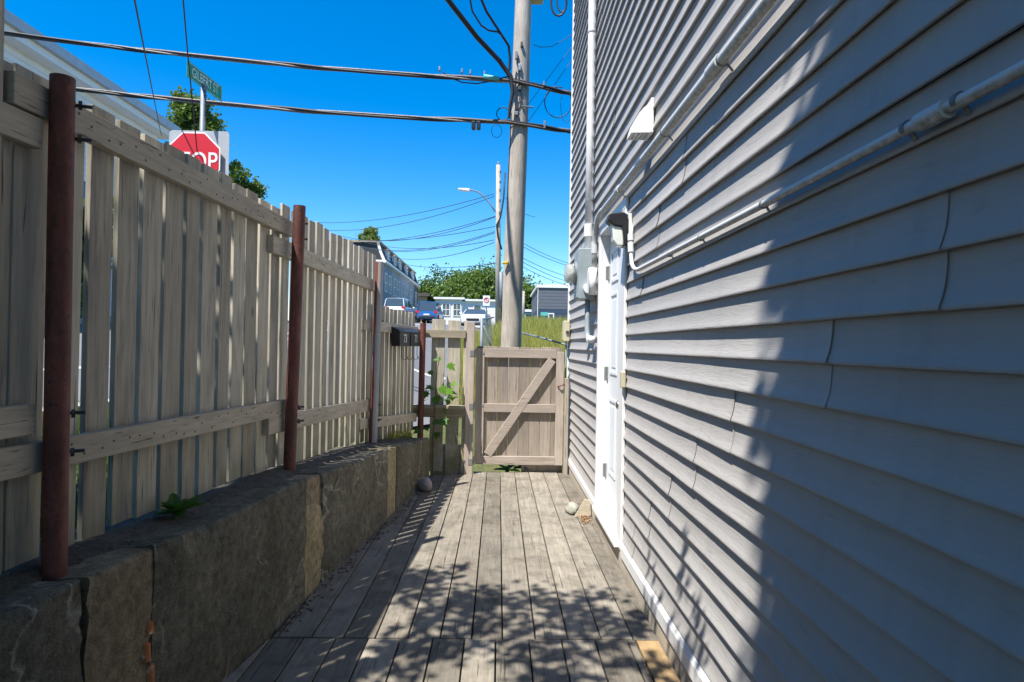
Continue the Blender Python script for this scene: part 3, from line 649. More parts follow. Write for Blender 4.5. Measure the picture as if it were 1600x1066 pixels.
pipe_thing('meter_down_pipe','grey pipe bending down from the meter to a white stub','pipe',[(WX-.07,5.0,1.744),(WX-.07,4.99,1.6)]+arc((WX-.07,4.985,1.5),(WX-.07,4.98,1.42),(WX-.06,4.93,1.42),5),.021,'meter_box_grey')
pipe_thing('pipe_stub','short white pipe stub poking out beside the door casing','pipe',[(WX-.055,4.93,1.42),(WX-.055,4.80,1.42)],.026,'white_pvc',(),(((WX-.055,4.925,1.42),Y1,.012),))
bb=empty('cable_box',(WX-.04,6.75,1.42),'small cream cable box on the far house corner above the gate','utility box')
MB().box(WX-.085,WX-.019,6.66,6.79,1.415,1.64).build('case','beige_plastic',bb,bevel=.006); MB().box(WX-.089,WX-.0855,6.67,6.78,1.43,1.625).build('cover','beige_plastic',bb,bevel=.002); MB().box(WX-.06,WX-.03,6.645,6.6595,1.50,1.53).build('latch','dark_steel',bb)
pipe_thing('cable_drop','thin grey cable running down the house corner from the cream box','cable',[(WX-.05,6.72,1.414),(WX-.048,6.72,1.0),(WX-.04,6.73,.5),(WX-.035,6.74,.2)],.007,'galvanised')
# dryer vent hood
vh=empty('vent_hood',(WX-.02,3.2,2.45),'white louvred vent hood standing out from the grey siding','vent')
MB().box(WX-.030,WX-.012,3.12,3.30,2.455,2.665).build('flange','white_paint',vh,bevel=.003)
prof=[(WX-.031,2.46),(WX-.145,2.455),(WX-.14,2.485),(WX-.125,2.53),(WX-.10,2.575),(WX-.07,2.61),(WX-.045,2.628),(WX-.031,2.63)]
inn=[(WX-.031,2.465),(WX-.139,2.465),(WX-.134,2.487),(WX-.119,2.528),(WX-.095,2.571),(WX-.067,2.604),(WX-.044,2.622),(WX-.031,2.624)]
b=MB()
b.prism([(x,3.135,z) for x,z in prof],(0,.005,0)); b.prism([(x,3.28,z) for x,z in prof],(0,.005,0))
for (a,c),(i1,i2) in zip(zip(prof[1:],prof[2:]),zip(inn[1:],inn[2:])): b.hexa([(a[0],3.14,a[1]),(i1[0],3.14,i1[1]),(i2[0],3.14,i2[1]),(c[0],3.14,c[1]),(a[0],3.28,a[1]),(i1[0],3.28,i1[1]),(i2[0],3.28,i2[1]),(c[0],3.28,c[1])])
b.build('hood','white_paint',vh)
b=MB()
for i in range(6): y=3.143+i*.0265; b.box(WX-.138,WX-.033,y,y+.004,2.457,2.462)
for i in range(5): x=WX-.136+i*.025; b.box(x,x+.004,3.141,3.279,2.4575,2.4615)
b.build('grille','white_paint',vh)

for o in vh.children:
    for v in o.data.vertices: v.co.x=.012+(v.co.x-.012)*.84; v.co.y*=.8; v.co.z=v.co.z*.86+.015
# things on the deck and wall
def rock(name,label,c,rx,ry,rz,mat,seed,rot=0,amp=.14):
    b=MB(); n=16; rows=[]
    for i in range(n//2+1):
        th=math.pi*i/(n//2); row=[]
        for j in range(n+1):
            ph=2*math.pi*(j%n)/n; d=Vector((math.sin(th)*math.cos(ph),math.sin(th)*math.sin(ph),math.cos(th)))
            k=1+amp*noise.noise(d*1.7+Vector((seed,0,0)))+amp*.45*noise.noise(d*5+Vector((seed,3,0)))
            x,y=d.x*rx*k,d.y*ry*k; row.append(Vector((c[0]+x*math.cos(rot)-y*math.sin(rot),c[1]+x*math.sin(rot)+y*math.cos(rot),c[2]+max(-rz*.8,d.z*rz*k)+rz*.8)))
        rows.append(row)
    o=b.grid(rows).build(name,mat,smooth=True); return tag(o,label,'stone')
rock('beach_stone','rounded pinkish grey stone resting on the deck against the wall',(-.655,5.72,0),.062,.085,.068,'stone_grey',3,.4)
rock('mossy_stone','pale greenish stone leaning behind a wood offcut by the door',(.625,5.0,0),.05,.07,.05,'stone_moss',8,.2,.5)
wo=MB().prism([(.625,4.88,.003),(.77,4.93,.003),(.768,4.975,.11),(.72,4.975,.12)],(.004,.04,.0)).build('wood_offcut','cross_rail_wood',bevel=.003); tag(wo,'wedge shaped wood offcut propped on the deck beside the door','offcut')
b=MB()
for i in range(110):
    x=.70+abs(random.gauss(0,.03)); y=4.83+random.gauss(0,.08); x=min(x,.768)-.05*random.random(); z=.005+random.random()*.015; a=random.random()*6; r=random.uniform(.008,.02); t=random.uniform(-.01,.01)
    b.add([(x+r*math.cos(a),y+r*math.sin(a),z+t),(x+r*.4*math.cos(a+1.6),y+r*.4*math.sin(a+1.6),z+.004),(x-r*math.cos(a),y-r*math.sin(a),z-t*.5),(x+r*.4*math.cos(a-1.6),y+r*.4*math.sin(a-1.6),z)],[(0,1,2,3)])
for i in range(14):
    x=.70+random.gauss(0,.03); y=5.3+random.gauss(0,.12); z=.006; a=random.random()*6; r=random.uniform(.008,.018)
    b.add([(x+r*math.cos(a),y+r*math.sin(a),z+.004),(x+r*.4*math.cos(a+1.6),y+r*.4*math.sin(a+1.6),z),(x-r*math.cos(a),y-r*math.sin(a),z+.003),(x+r*.4*math.cos(a-1.6),y+r*.4*math.sin(a-1.6),z)],[(0,1,2,3)])
tag(b.build('dry_leaves','dry_leaf',base=(0,0,0),fix=False),'small drift of dry brown leaves on the deck by the door sill','leaf litter',kind='stuff')
def leaf_mesh(name,outline,mat,cup=.25):
    me=bpy.data.meshes.new(name); vs=[(0,0,0)]+[(x,y,cup*(abs(x))*.5-.3*y*y) for x,y in outline]; me.from_pydata(vs,[],[(0,i,i+1) for i in range(1,len(outline))]); me.materials.append(M[mat]); return me
lob=[(0,0),(.22,-.10),(.30,.12),(.62,.10),(.45,.32),(.66,.62),(.33,.55),(.2,.72),(0,1.0)]; maple=lob+[(-x,y) for x,y in reversed(lob[:-1])]
ML=[leaf_mesh('maple_leaf',maple,m_) for m_ in('leaf_bright','leaf_weed')]
oval=[(0,0),(.10,.12),(.17,.35),(.2,.6),(.14,.85),(0,1.0),(-.14,.85),(-.2,.6),(-.17,.35),(-.10,.12),(0,0)]
OL=leaf_mesh('weed_leaf',oval,'leaf_weed',.5)
def leaf_obj(me,parent,p,direction,up,size):
    o=bpy.data.objects.new('leaf',me); COL.objects.link(o); o.parent=parent
    Yd=Vector(direction).normalized(); Zd=Vector(up); Zd=(Zd-Yd*Zd.dot(Yd)).normalized(); Xd=Yd.cross(Zd)
    mm=Matrix((Xd,Yd,Zd)).transposed().to_4x4()@Matrix.Scale(size,4); mm.translation=Vector(p)-origin(parent); o.matrix_local=mm
sap=empty('maple_sapling',(-.66,6.36,-.02),'bright green maple sapling growing through the end fence beside the wall','sapling')
st=[(-.66,6.36,-.1),(-.66,6.35,.4),(-.645,6.37,.8),(-.63,6.38,1.1),(-.60,6.38,1.24)]
MB().tube(st,[.008,.007,.006,.004,.003],7).build('stem','bark',sap)
for (x,y),s,mi in (((700,570),.11,0),((688,562),.09,1),((671,580),.07,1),((688,605),.12,0),((697,612),.13,0),((676,606),.10,1),((668,612),.09,1),((708,620),.11,0),((703,630),.09,1),((664,625),.07,1),((700,663),.10,0),((690,655),.10,1),((676,660),.10,1),((665,668),.09,1),((684,676),.09,1),((655,672),.08,1),((705,600),.09,0),((680,620),.1,1),((692,640),.08,1)):
    p=at(x,y,6.33+random.uniform(-.05,.06)); leaf_obj(ML[mi],sap,p,(random.uniform(-.6,.8),random.uniform(-.7,.1),random.uniform(-.5,.2)),(random.uniform(-.3,.3),-.5,.9),s*.9)
def rosette(label,c,n,s,seed,group=None):
    random.seed(seed); e=empty('weed',c,label,'weed',group)
    MB().tube([Vector(c)-Vector((0,0,.02)),Vector(c)+Vector((0,0,.03))],.006,6).build('stem','leaf_weed',e)
    for i in range(n):
        a=2*math.pi*i/n+random.uniform(-.4,.4); el=random.uniform(.15,1.0); leaf_obj(OL,e,Vector(c)+Vector((0,0,.015)),(math.cos(a)*math.cos(el),math.sin(a)*math.cos(el),math.sin(el)),(0,0,1),s*random.uniform(.7,1.15))
    return e
rosette('leafy green weed sprouting on the wall top at the fence foot',(-1.245,2.42,.672),16,.095,5)
rosette('low green weed growing in the gap under the gate, nearer its brace foot',(.12,6.72,-.02),12,.15,6); rosette('low green weed growing in the gap under the gate, nearer the latch post',(.30,6.74,-.0),12,.15,9)
def blades(name,label,pts,hmin,hmax,wd,mat,cat='grass',lean=.25):
    b=MB()
    for (x,y,z) in pts:
        h=random.uniform(hmin,hmax); a=random.random()*6.28; c,s=math.cos(a)*wd,math.sin(a)*wd; lx_,ly_=random.gauss(0,lean)*h,random.gauss(0,lean)*h
        b.add([(x-c,y-s,z),(x+c,y+s,z),(x+c*.7+lx_*.4,y+s*.7+ly_*.4,z+h*.55),(x-c*.7+lx_*.4,y-s*.7+ly_*.4,z+h*.55),(x+lx_,y+ly_,z+h)],[(0,1,2,3),(3,2,4)])
    return tag(b.build(name,mat,base=(0,0,0),fix=False),label,cat,kind='stuff')
random.seed(21)
P=[]
for i in range(26000):
    y=9.2+(random.random()**.8)*16; t=random.uniform(-.075,.16); x=t*y
    if x<-1.5: continue
    P.append((x,y,ground(x,y)-.02))
blades('meadow_grass','tall sunlit yellow green grass on the bank beyond the gate',P,.22,.55,.006,'grass_tall')
P=[]
for i in range(9000):
    y=random.uniform(0,6.9); x=random.uniform(-2.6,-1.62); P.append((x,y,ground(x,y)-.01))
blades('verge_grass','green roadside grass behind the tall fence',P,.06,.26,.004,'grass_green')
P=[]
for i in range(300):
    y=random.uniform(5.6,6.2); x=lx(y)+.04+abs(random.gauss(0,.03)); P.append((x,y,wall_top(y)-.005))
blades('wall_grass','dry yellow grass tuft on the wall end below the mailboxes',P,.03,.13,.003,'grass_tall')

# ------------------------------------------------------------------ trees
def tree(name,label,base,h,crown,n,leaf,mat,seed,group=None,clumps=40,trunk_r=None,cat='tree',limbs=6):
    rn=random.Random(seed); base=Vector(base); e=empty(name,base,label,cat,group)
    cz,rx,rz=crown; c0=base+Vector((0,0,cz)); tr=trunk_r or h*.022
    b=MB(); top=base+Vector((rn.uniform(-.1,.1)*h*.3,rn.uniform(-.1,.1)*h*.3,cz+rz*.3))
    b.tube([base-Vector((0,0,.3)),base.lerp(top,.4)+Vector((rn.uniform(-.03,.03)*h,0,0)),top],[tr*1.2,tr*.8,tr*.25],9)
    CL=[]
    for i in range(clumps):
        while True:
            d=Vector((rn.uniform(-1,1),rn.uniform(-1,1),rn.uniform(-1,1)))
            if .25<d.length<1: break
        d=d*(.55+.45*rn.random()); CL.append((c0+Vector((d.x*rx,d.y*rx,d.z*rz)),rn.uniform(.16,.34)*rx))
    for i in range(limbs):
        p,_=CL[i]; s=base.lerp(top,rn.uniform(.35,.75)); b.tube([s,s.lerp(p,.5)+Vector((0,0,.05*h)),p],[tr*.45,tr*.3,tr*.1],6)
    b.build('trunk','bark',e,smooth=True)
    b=MB(); vv=[];ff=[]
    for i in range(n):
        c,r=CL[rn.randrange(clumps)]
        p=c+Vector((rn.gauss(0,.5),rn.gauss(0,.5),rn.gauss(0,.42)))*r*1.1
        d=Vector((rn.gauss(0,1),rn.gauss(0,1),rn.gauss(0,.6)+.15)).normalized(); u=d.cross(Vector((rn.gauss(0,1),rn.gauss(0,1),rn.gauss(0,1)))).normalized(); s=leaf*rn.uniform(.6,1.3); w_=u*s*.42
        k=len(vv); vv+=[p,p+d*s*.5+w_,p+d*s,p+d*s*.5-w_]; ff.append((k,k+1,k+2,k+3))
    b.v=vv;b.f=ff; b.build('crown',mat,e,fix=False); return e
# wood beyond the bungalow (x pixel, y of the top, distance)
WD=[(640,446,134,'leaf_dark'),(668,424,130,'leaf_mid'),(690,412,132,'leaf_dark'),(712,425,98,'leaf_mid'),(735,410,104,'leaf_pale'),(762,403,100,'leaf_mid'),(783,412,108,'leaf_dark'),(820,428,100,'leaf_mid'),(842,434,108,'leaf_dark'),(868,438,112,'leaf_mid'),(892,440,106,'leaf_dark'),(655,440,140,'leaf_mid'),(725,420,120,'leaf_dark'),(800,420,120,'leaf_mid')]
NW=['leftmost tree of the wood, above the brown house','second tree from the left in the wood behind the bungalow','third dark tree in the wood behind the bungalow','fourth rounded tree behind the white bungalow roof','pale tree in the wood above the parking sign','tallest tree of the wood just left of the lamp pole','dark tree hidden by the big utility pole','tree just right of the big utility pole behind the bank','dark tree left of the dark grey house','tree peeping over the dark grey house roof','tree at the house corner beyond the dark grey house','rear tree between the row house and the wood','rear dark tree filling the wood behind the bungalow','rear tree in line with the big utility pole']
for i,(px,py,Y,mt_) in enumerate(WD):
    p=at(px,py+7,Y); gz=3.4; h=p.z-gz; tree('broadleaf_tree',NW[i],(p.x,Y,gz),h,(h*.52,h*.50,h*.48),8000,.46,mt_,100+i,'wood beyond the bungalow',60)
tree('roadside_tree','leafy green tree crown rising behind the stop sign',(at(303,300,32).x,32,1.9),12.4,(10.5,1.5,1.75),9000,.17,'leaf_mid',31,None,46)
p=at(378,262,33); tree('roadside_tree','lower green tree right of the stop sign above the fence',(p.x,33,2.0),9.2,(7.5,1.25,1.5),6000,.17,'leaf_mid',33,None,30)
p=at(578,360,70); tree('roadside_tree','small pale tree peeping over the row house roof',(p.x-.3,72,3.6),p.z-3.6,(10.0,1.6,1.5),3000,.24,'leaf_pale',35,None,26)
p=at(70,112,24); tree('roadside_tree','sunlit tree behind the white house at far left',(p.x,24,1.3),p.z-.6,(p.z-1.5,1.5,.9),6000,.17,'leaf_pale',37,None,40)
tree('hedge_tree','dark green bushy tree seen through the fence gap by the first post',(-8.0,11.7,1.35),2.9,(1.7,.95,1.35),5000,.16,'leaf_mid',39,None,40,.06)

# garden tree beside the walkway, out of the picture to the left: its leaves dapple deck and siding
rn=random.Random(77); gt=empty('unseen_tree',(-3.1,-1.7,.7),'tall garden tree behind the camera dappling deck and siding','tree')
sh=lambda a,c,z:Vector((a+SUN.x/SUN.z*z,c+SUN.y/SUN.z*z,z))
b=MB(); b.tube([(-3.1,-1.7,.4),(-3.0,-1.5,2.4),(-2.8,-1.2,4.6),(-2.4,-1.0,7.4)],[.17,.14,.11,.05],10)
b.tube([(-3.0,-1.4,2.6),(-2.6,-.3,3.5),(-2.0,.9,3.9),(-1.5,1.9,3.9)],[.07,.05,.035,.015],8); b.tube([(-2.85,-1.3,4.2),(-2.2,-.9,5.8),(-1.3,-.6,7.0)],[.07,.05,.02],8); b.tube([(-2.9,-1.3,3.9),(-3.2,-.6,5.5),(-3.0,-.4,7.2)],[.07,.05,.02],8)
vv=[];ff=[]
def leaf(p,s):
    d=Vector((rn.gauss(0,1),rn.gauss(0,1),rn.gauss(0,.45))).normalized(); u=d.cross(Vector((rn.gauss(0,.3),rn.gauss(0,.3),1))).normalized(); w_=u*s*.36; k=len(vv)
    vv.extend([p,p+d*s*.35+w_,p+d*s,p+d*s*.35-w_]); ff.append((k,k+1,k+2,k+3))
n=0
while n<17000:   # upper crown
    a=rn.uniform(.45,3.3); c=rn.uniform(-2.6,2.5); z=rn.uniform(5.6,9.0)
    edge=1.98+.42*sst(.9,1.45,a)-.25*sst(1.7,2.4,a)+.16*noise.noise(Vector((a*5,1,z*1.5)))
    if c>edge-.0: continue
    p=sh(a,c,z)
    if ((a-1.7)/1.7)**2+((c-.1)/2.6)**2>1.25 or p.x>.4: continue
    if rn.random()>.45+(edge-c)/.45+.45*noise.noise(Vector((a*3,c*3,7))): continue
    leaf(p,rn.uniform(.09,.16)); n+=1
n=0
TW=[(rn.uniform(-1.1,.78),rn.uniform(1.6,3.9)) for i in range(95)]
TW=[(a,c) for a,c in TW if c<3.78-.30*max(0,a+.6)-.25*max(0,a-.2)]
for a,c in TW:     # low bough with loose sprays
    z=rn.uniform(3.35,4.4); q=sh(a,c,z)
    dirn=Vector((rn.gauss(.4,.5),rn.gauss(.3,.5),rn.gauss(-.1,.15))).normalized()
    b.tube([q-dirn*.2,q+dirn*.22],[.004,.002],5)
    for i in range(38):
        leaf(q+dirn*rn.uniform(-.2,.25)+Vector((rn.gauss(0,.055),rn.gauss(0,.055),rn.gauss(0,.05))),rn.uniform(.05,.085))
b.build('trunk','bark',gt,smooth=True)
mb=MB(); mb.v=vv; mb.f=ff; mb.build('crown','leaf_mid',gt,fix=False)

rn=random.Random(78); g2=empty('unseen_tree',(-4.6,.2,.9),'dense unseen tree added to block skylight, left of the camera beyond the board fence','tree')  # out of view, added to keep skylight off the near siding and deck
b=MB(); b.tube([(-4.6,.2,.6),(-4.5,.1,2.6),(-4.3,0,5.2),(-4.2,-.2,7.5)],[.18,.15,.1,.04],10)
for q in((-5.6,-.9,4.4),(-3.4,.4,4.6),(-3.0,-1.0,5.4),(-5.0,1.0,5.2)): b.tube([(-4.5,.1,2.8),((-4.5+q[0])/2,(.1+q[1])/2,3.9),q],[.08,.05,.02],8)
b.build('trunk','bark',g2,smooth=True)
vv=[];ff=[];n=0;tries=0
while n<12000 and tries<200000:
    tries+=1; d=Vector((rn.uniform(-1,1),rn.uniform(-1,1),rn.uniform(-1,1)))
    if d.length>1 or noise.noise(d*3.2+Vector((4,0,0)))<-.12: continue
    p=Vector((-3.7+d.x*2.3,-1.0+d.y*3.2,5.0+d.z*3.2)); k=-p.z
    ax,ay=p.x-SUN.x/SUN.z*p.z,p.y-SUN.y/SUN.z*p.z
    if (ax>-.8 and ay>1.9) or ay>3.2 or p.y>-1.12*p.x*.9: continue
    leaf(p,rn.uniform(.10,.18)); n+=1
mb=MB(); mb.v=vv; mb.f=ff; mb.build('crown','leaf_dark',g2,fix=False)

rn=random.Random(79); g3=empty('unseen_tree',(-1.7,-5.2,.2),'broad unseen tree added to block skylight, behind the camera at the end of the walkway','tree')  # another unseen crown, added to darken the shaded near wall
b=MB(); b.tube([(-1.7,-5.2,-.2),(-1.6,-5.1,2.2),(-1.4,-4.9,4.6),(-1.3,-4.8,7)],[.2,.16,.1,.04],10)
for q in((-3.6,-4.2,4.2),(-.3,-3.6,4.6),(.2,-5.6,5.0),(-2.4,-2.9,5.4)): b.tube([(-1.6,-5.1,2.4),((-1.6+q[0])/2,(-5.1+q[1])/2,3.6),q],[.09,.06,.02],8)
b.build('trunk','bark',g3,smooth=True)
vv=[];ff=[];n=0
while n<6500:
    d=Vector((rn.uniform(-1,1),rn.uniform(-1,1),rn.uniform(-1,1)))
    if d.length>1 or noise.noise(d*3.2+Vector((9,0,0)))<-.14: continue
    p=Vector((-1.9+d.x*2.6,-3.6+d.y*2.9,4.7+d.z*2.9))
    if p.x>.45 or p.y-SUN.y/SUN.z*p.z>1.9: continue
    leaf(p,rn.uniform(.11,.2)); n+=1
mb=MB(); mb.v=vv; mb.f=ff; mb.build('crown','leaf_dark',g3,fix=False)

# ------------------------------------------------------------------ poles and wires
def pole(name,label,base,top,r0_,r1_):
    e=empty(name,base,label,'utility pole'); n=14; pts=[Vector(base).lerp(Vector(top),i/n) for i in range(n+1)]
    pts=[p+Vector((noise.noise(Vector((p.z*.5,1,0)))*.012,0,0)) for p in pts]
    MB().tube(pts,[r0_+(r1_-r0_)*i/n for i in range(n+1)],24).build('shaft','pole_wood',e,smooth=True); return e
pa=at(798,541,9.4); pt=at(818,0,9.4); dv=(pt-pa)/(pt.z-pa.z)
pb=pa+dv*(-.1-pa.z); ptop=pa+dv*(10.6-pa.z)
up=pole('utility_pole','big weathered wooden utility pole standing just beyond the gate',pb,ptop,.165,.105)
PX=lambda z:pa+dv*(z-pa.z)
def hw(n,px,py,sx,sz,mat,dy=-.15):
    p=at(px,py,9.4+dy); MB().box(p.x-sx/2,p.x+sx/2,p.y-.03,p.y+.03,p.z-sz/2,p.z+sz/2).build(n,mat,up,bevel=.008)
hw('clamp',807,87,.035,.12,'galvanised'); hw('clamp',812,106,.04,.10,'steel'); hw('clamp',807,178,.05,.06,'galvanised'); hw('marker_tag',790,411,.10,.035,'yellow_band',-.155); hw('clamp',815,70,.03,.08,'dark_steel'); hw('clamp',812,138,.05,.07,'dark_steel')
p=at(815,166,9.25); MB().tube([p,at(834,168,9.3)],.012,8).build('through_bolt','galvanised',up)
p=at(842,-14,9.4); MB().box(p.x-.12,p.x+.07,p.y-.1,p.y+.1,p.z-.16,p.z+.16).build('cutout_box','beige_plastic',up,bevel=.01)
MB().tube([PX(z)+Vector((-.13+.002*z,-.06,0)) for z in (4.9,4.5,4.0,3.4)],.012,8).build('riser_cable','black_cable',up)
for i in range(3):
    MB().tube([at(808+i,95+i*20,9.25),at(811+i*2,125+i*14,9.24),at(814-i*3,150+i*10,9.24),at(806+i*2,172,9.24)],.006,6).build('tie_wire','black_cable',up)
def wire(name,label,pts,r,mat='black_cable',group=None,n=6):
    o=MB().tube(pts,r,n,False).build(name,mat,smooth=True); return tag(o,label,'wire',group)
def bundle(label,a,b_,c,sag1,sag2,group):
    e=empty('cable_bundle',a,label,'cable',group)
    l1=sagline(a,b_,sag1,90); l2=sagline(b_,c,sag2,30); base=l1+l2[1:]
    for s in range(3):
        pts=[]
        for i,p in enumerate(base):
            ang=i*.22+s*2.094+math.sin(i*.37)*.5; d=.019
            pts.append(p+Vector((0,math.cos(ang)*d,math.sin(ang)*d)))
        MB().tube(pts,.021 if s<2 else .014,6,False).build('strand',('black_cable','strand_cable','dull_strand')[s],e,smooth=True)
    return e
e=bundle('upper thick bundle of twisted overhead cables running left from the utility pole',at(-560,-45,9.6),at(800,126,9.22),at(1000,170,9.6),.25,.0,'cable bundles on the utility pole')
for px,py in((687,110),(735,115),(722,113),(850,133),(757,117)):
    p=at(px,py-3,9.25); MB().box(p.x-.014,p.x+.014,p.y-.025,p.y+.025,p.z-.045,p.z+.02).build('clamp','galvanised',e,bevel=.006)
p=at(768,121,9.2); MB().tube([p-Vector((.12,0,-.01)),p+Vector((.12,0,-.02))],.035,8).build('green_sleeve','mint_board',e,smooth=True)
e=bundle('lower thick bundle of twisted overhead cables running left from the utility pole',at(-560,35,9.6),at(792,191,9.22),at(1000,221,9.6),.25,.0,'cable bundles on the utility pole')
for px,py in((740,190),(748,190)): 
    p=at(px,py+4,9.22); MB().box(p.x-.03,p.x+.03,p.y-.05,p.y+.05,p.z-.08,p.z+.03).build('splice_box','black_plastic',e,bevel=.008)
p=at(851,196,9.3); MB().box(p.x-.015,p.x+.015,p.y-.03,p.y+.03,p.z-.05,p.z+.06).build('clamp','galvanised',e,bevel=.005)
wire('service_drop','thick black service cable swooping from the top edge to the utility pole',[at(560,-190,6.6),at(640,-85,7.7),at(700,0,8.4),at(745,58,8.9),at(780,95,9.15),at(798,120,9.2),at(801,145,9.2),at(797,165,9.2),at(795,185,9.22)],[.036]*6+[.03,.024,.02],n=10)
wire('branch_cable','black cable forking down to the utility pole from the top edge',[at(742,-25,8.8),at(760,18,8.9),at(782,52,9.05),at(795,72,9.15),at(797,92,9.18),at(796,110,9.2)],.019,n=8)
wire('branch_cable','thinner looping black cable joining the forked cable at the pole',[at(731,-20,8.8),at(738,18,8.9),at(752,40,8.95),at(764,48,9.0),at(778,50,9.03),at(785,56,9.06)],.013,n=8)
def loop(label,cx_,cy_,rx,ry,Y,r,a0=0,a1=360):
    return wire('cable_loop',label,[at(cx_+rx*math.cos(R(a)),cy_+ry*math.sin(R(a)),Y+.05*math.sin(R(a)*.5)) for a in [a0+(a1-a0)*i/30 for i in range(31)]],r)
loop('round slack cable loop hanging right of the utility pole',872,160,21,24,9.35,.008,-40,290)
loop('coil of black cable hanging at the top beside the house corner',873,4,12,21,9.3,.016,-60,230)
loop('pale grey drip loop beside the black coil at the top',878,0,8,19,9.3,.012,10,190)
loop('small tangle of cable on the left of the utility pole',786,178,10,10,9.2,.008); loop('thin hanging cable loop below the lower bundle at the pole',776,205,8,10,9.25,.004); loop('fine wire ring right of the utility pole',885,165,9,26,9.4,.004,60,300)
wire('slack_wire','slack wire hanging from the upper bundle left of the pole',[at(692,113,9.25),at(705,122,9.25),at(722,129,9.25),at(745,131,9.25),at(768,127,9.25),at(795,119,9.22)],.009)
wire('guy_wire','taut thin wire crossing the sky left of the street sign',[at(208,-12,4.2),at(229,96,6.5),at(252,212,15)],.007,n=6)
wire('guy_wire','taut thin wire passing in front of the street sign',[at(285,-15,4.2),at(293,80,5.2),at(306,215,6.0),at(316,330,7.5)],.0055,n=6)
wire('thin_wire','faint thin wire crossing the sky between the two cable bundles',sagline(at(-300,10,9.8),at(805,131,9.5),.1),.005,'far_cable')
for i,(a,c) in enumerate((((905,58),(822,168)),((905,78),(824,192)))): wire('thin_wire',('upper','lower')[i]+' of two slanting thin wires right of the utility pole',[at(*a,9.8),at(*c,9.7)],.005,'far_cable','slanting wires right of the pole')
wire('thin_wire','thin sagging wire high up right of the utility pole',[at(833,70,9.6),at(845,74,9.6),at(862,73,9.6),at(880,63,9.6),at(905,46,9.6)],.005,'far_cable')
# lamp pole up the street
P2=at(778,500,30); P2b=Vector((P2.x+.02,30,ground(P2.x,30)-.1)); P2t=at(778.5,258,30)
lp=empty('lamp_pole',P2b,'slim wooden pole with a street lamp arm further up the street','street lamp')
MB().tube([P2b,P2b.lerp(P2t,.5),P2t],[.15,.125,.10],16).build('shaft','pole_wood',lp,smooth=True)
MB().lathe([(0,.05),(.12,.05),(.16,.03)],P2t,(0,0,1),12).build('cap','galvanised',lp)
A=[at(774,331,30),at(768,322,30),at(757,308,30),at(747,300,30),at(736,297,30),at(731,296.5,30)]
MB().tube(A,.035,8).build('arm','galvanised',lp,smooth=True)
a=at(734,297,30);c=at(716,295.5,30); MB().prism([a+Vector((0,-.12,.06)),c+Vector((0,-.10,.03)),c+Vector((0,-.10,-.05)),a+Vector((0,-.12,-.09))],(0,.24,0)).build('lamp_head','sign_white',lp,bevel=.03)
for z in (7.8,8.4,8.9,9.3,9.8): 
    p=Vector((P2.x-.10,29.88,z)); MB().box(p.x+.06,p.x+.14,p.y-.06,p.y+.02,p.z-.05,p.z+.05).build('bracket','dark_steel',lp)
MB().tube([at(783,425,29.8),at(783.5,455,29.8),at(783.5,480,29.8)],[.10,.11,.10],10).build('ground_guard','galvanised',lp,smooth=True)
MB().tube([at(789,270,29.85),at(787,310,29.85),at(782,340,29.85),at(776,352,29.85),at(778,370,29.85),at(784,390,29.85)],.04,8).build('riser_cable','black_cable',lp,smooth=True)
ORD=['topmost','second highest','third highest','fourth highest','fifth highest','sixth highest','seventh highest','eighth highest','ninth highest','lowest']
for wi,(s,e_,sg) in enumerate((((772,303),(480,347),.5),((772,307),(480,357),.7),((774,338),(480,372),.7),((774,339),(510,362),.9),((773,354),(520,372),.4),((773,362),(560,384),.6),((773,364),(540,378),.8),((772,375),(560,376),.5),((772,379),(600,400),.5),((775,411),(600,405),.4))):
    wire('street_wire',ORD[wi]+' of the thin dark wires fanning out left from the lamp pole',sagline(at(*s,29.9),at(*e_,44),sg),.016,'far_cable','wires fanning left from the lamp pole')
ORD2=['topmost','second','third','fourth','lowest','short upper']
for wi,(s,e_) in enumerate((((790,364),(905,416)),((790,370),(905,420)),((790,388),(905,437)),((790,394),(905,445)),((790,402),(905,451)),((790,310),(836,339)))):
    wire('street_wire',ORD2[wi]+' of the thin dark wires slanting down right of the utility pole',sagline(at(*s,31),at(*e_,38),.2),.014,'far_cable','wires slanting down towards the dark house')
p=at(818,455,52); MB0=MB().tube([Vector((p.x,52,ground(p.x,52)-.2)),p],[.16,.12],10).build('distant_pole','pole_wood',smooth=True); tag(MB0,'small distant wooden pole left of the teal house','utility pole')

# ------------------------------------------------------------------ street furniture
ss=empty('stop_sign',(-3.06,6.28,.85),'red stop sign on a square grey plate behind the fence under a green street name','road sign')
MB().tube([(-3.06,6.30,.6),(-3.05,6.30,3.0),(-3.045,6.30,3.95)],.028,14).build('post','galvanised',ss,smooth=True)
def rrect(cx_,cz,w_,h,r,y): 
    o=[]
    for sx,sz,a0 in((1,1,0),(-1,1,90),(-1,-1,180),(1,-1,270)):
        for a in(0,30,60,90): o.append((cx_+sx*(w_/2-r)+r*math.cos(R(a0+a)),y,cz+sz*(h/2-r)+r*math.sin(R(a0+a))))
    return o
SZ=3.175
pl=MB().prism(rrect(-3.06,SZ,.60,.60,.035,6.262),(0,.004,0)).build('back_plate','sign_grey',ss)
octg=lambda w_,y,cx_=-3.095:[(cx_+w_/2/math.cos(R(22.5))*math.cos(R(22.5+45*i)),y,SZ+.005+w_/2/math.cos(R(22.5))*math.sin(R(22.5+45*i))) for i in range(8)]
MB().prism(octg(.535,6.222),(0,.004,0)).build('border','sign_white',ss); MB().prism(octg(.505,6.2185),(0,.003,0)).build('face','sign_red',ss)
text_mesh('lettering','STOP',.255,'sign_white',ss,(-3.095,6.2165,SZ-.03),(1,0,0),(0,0,1),.80,.001)
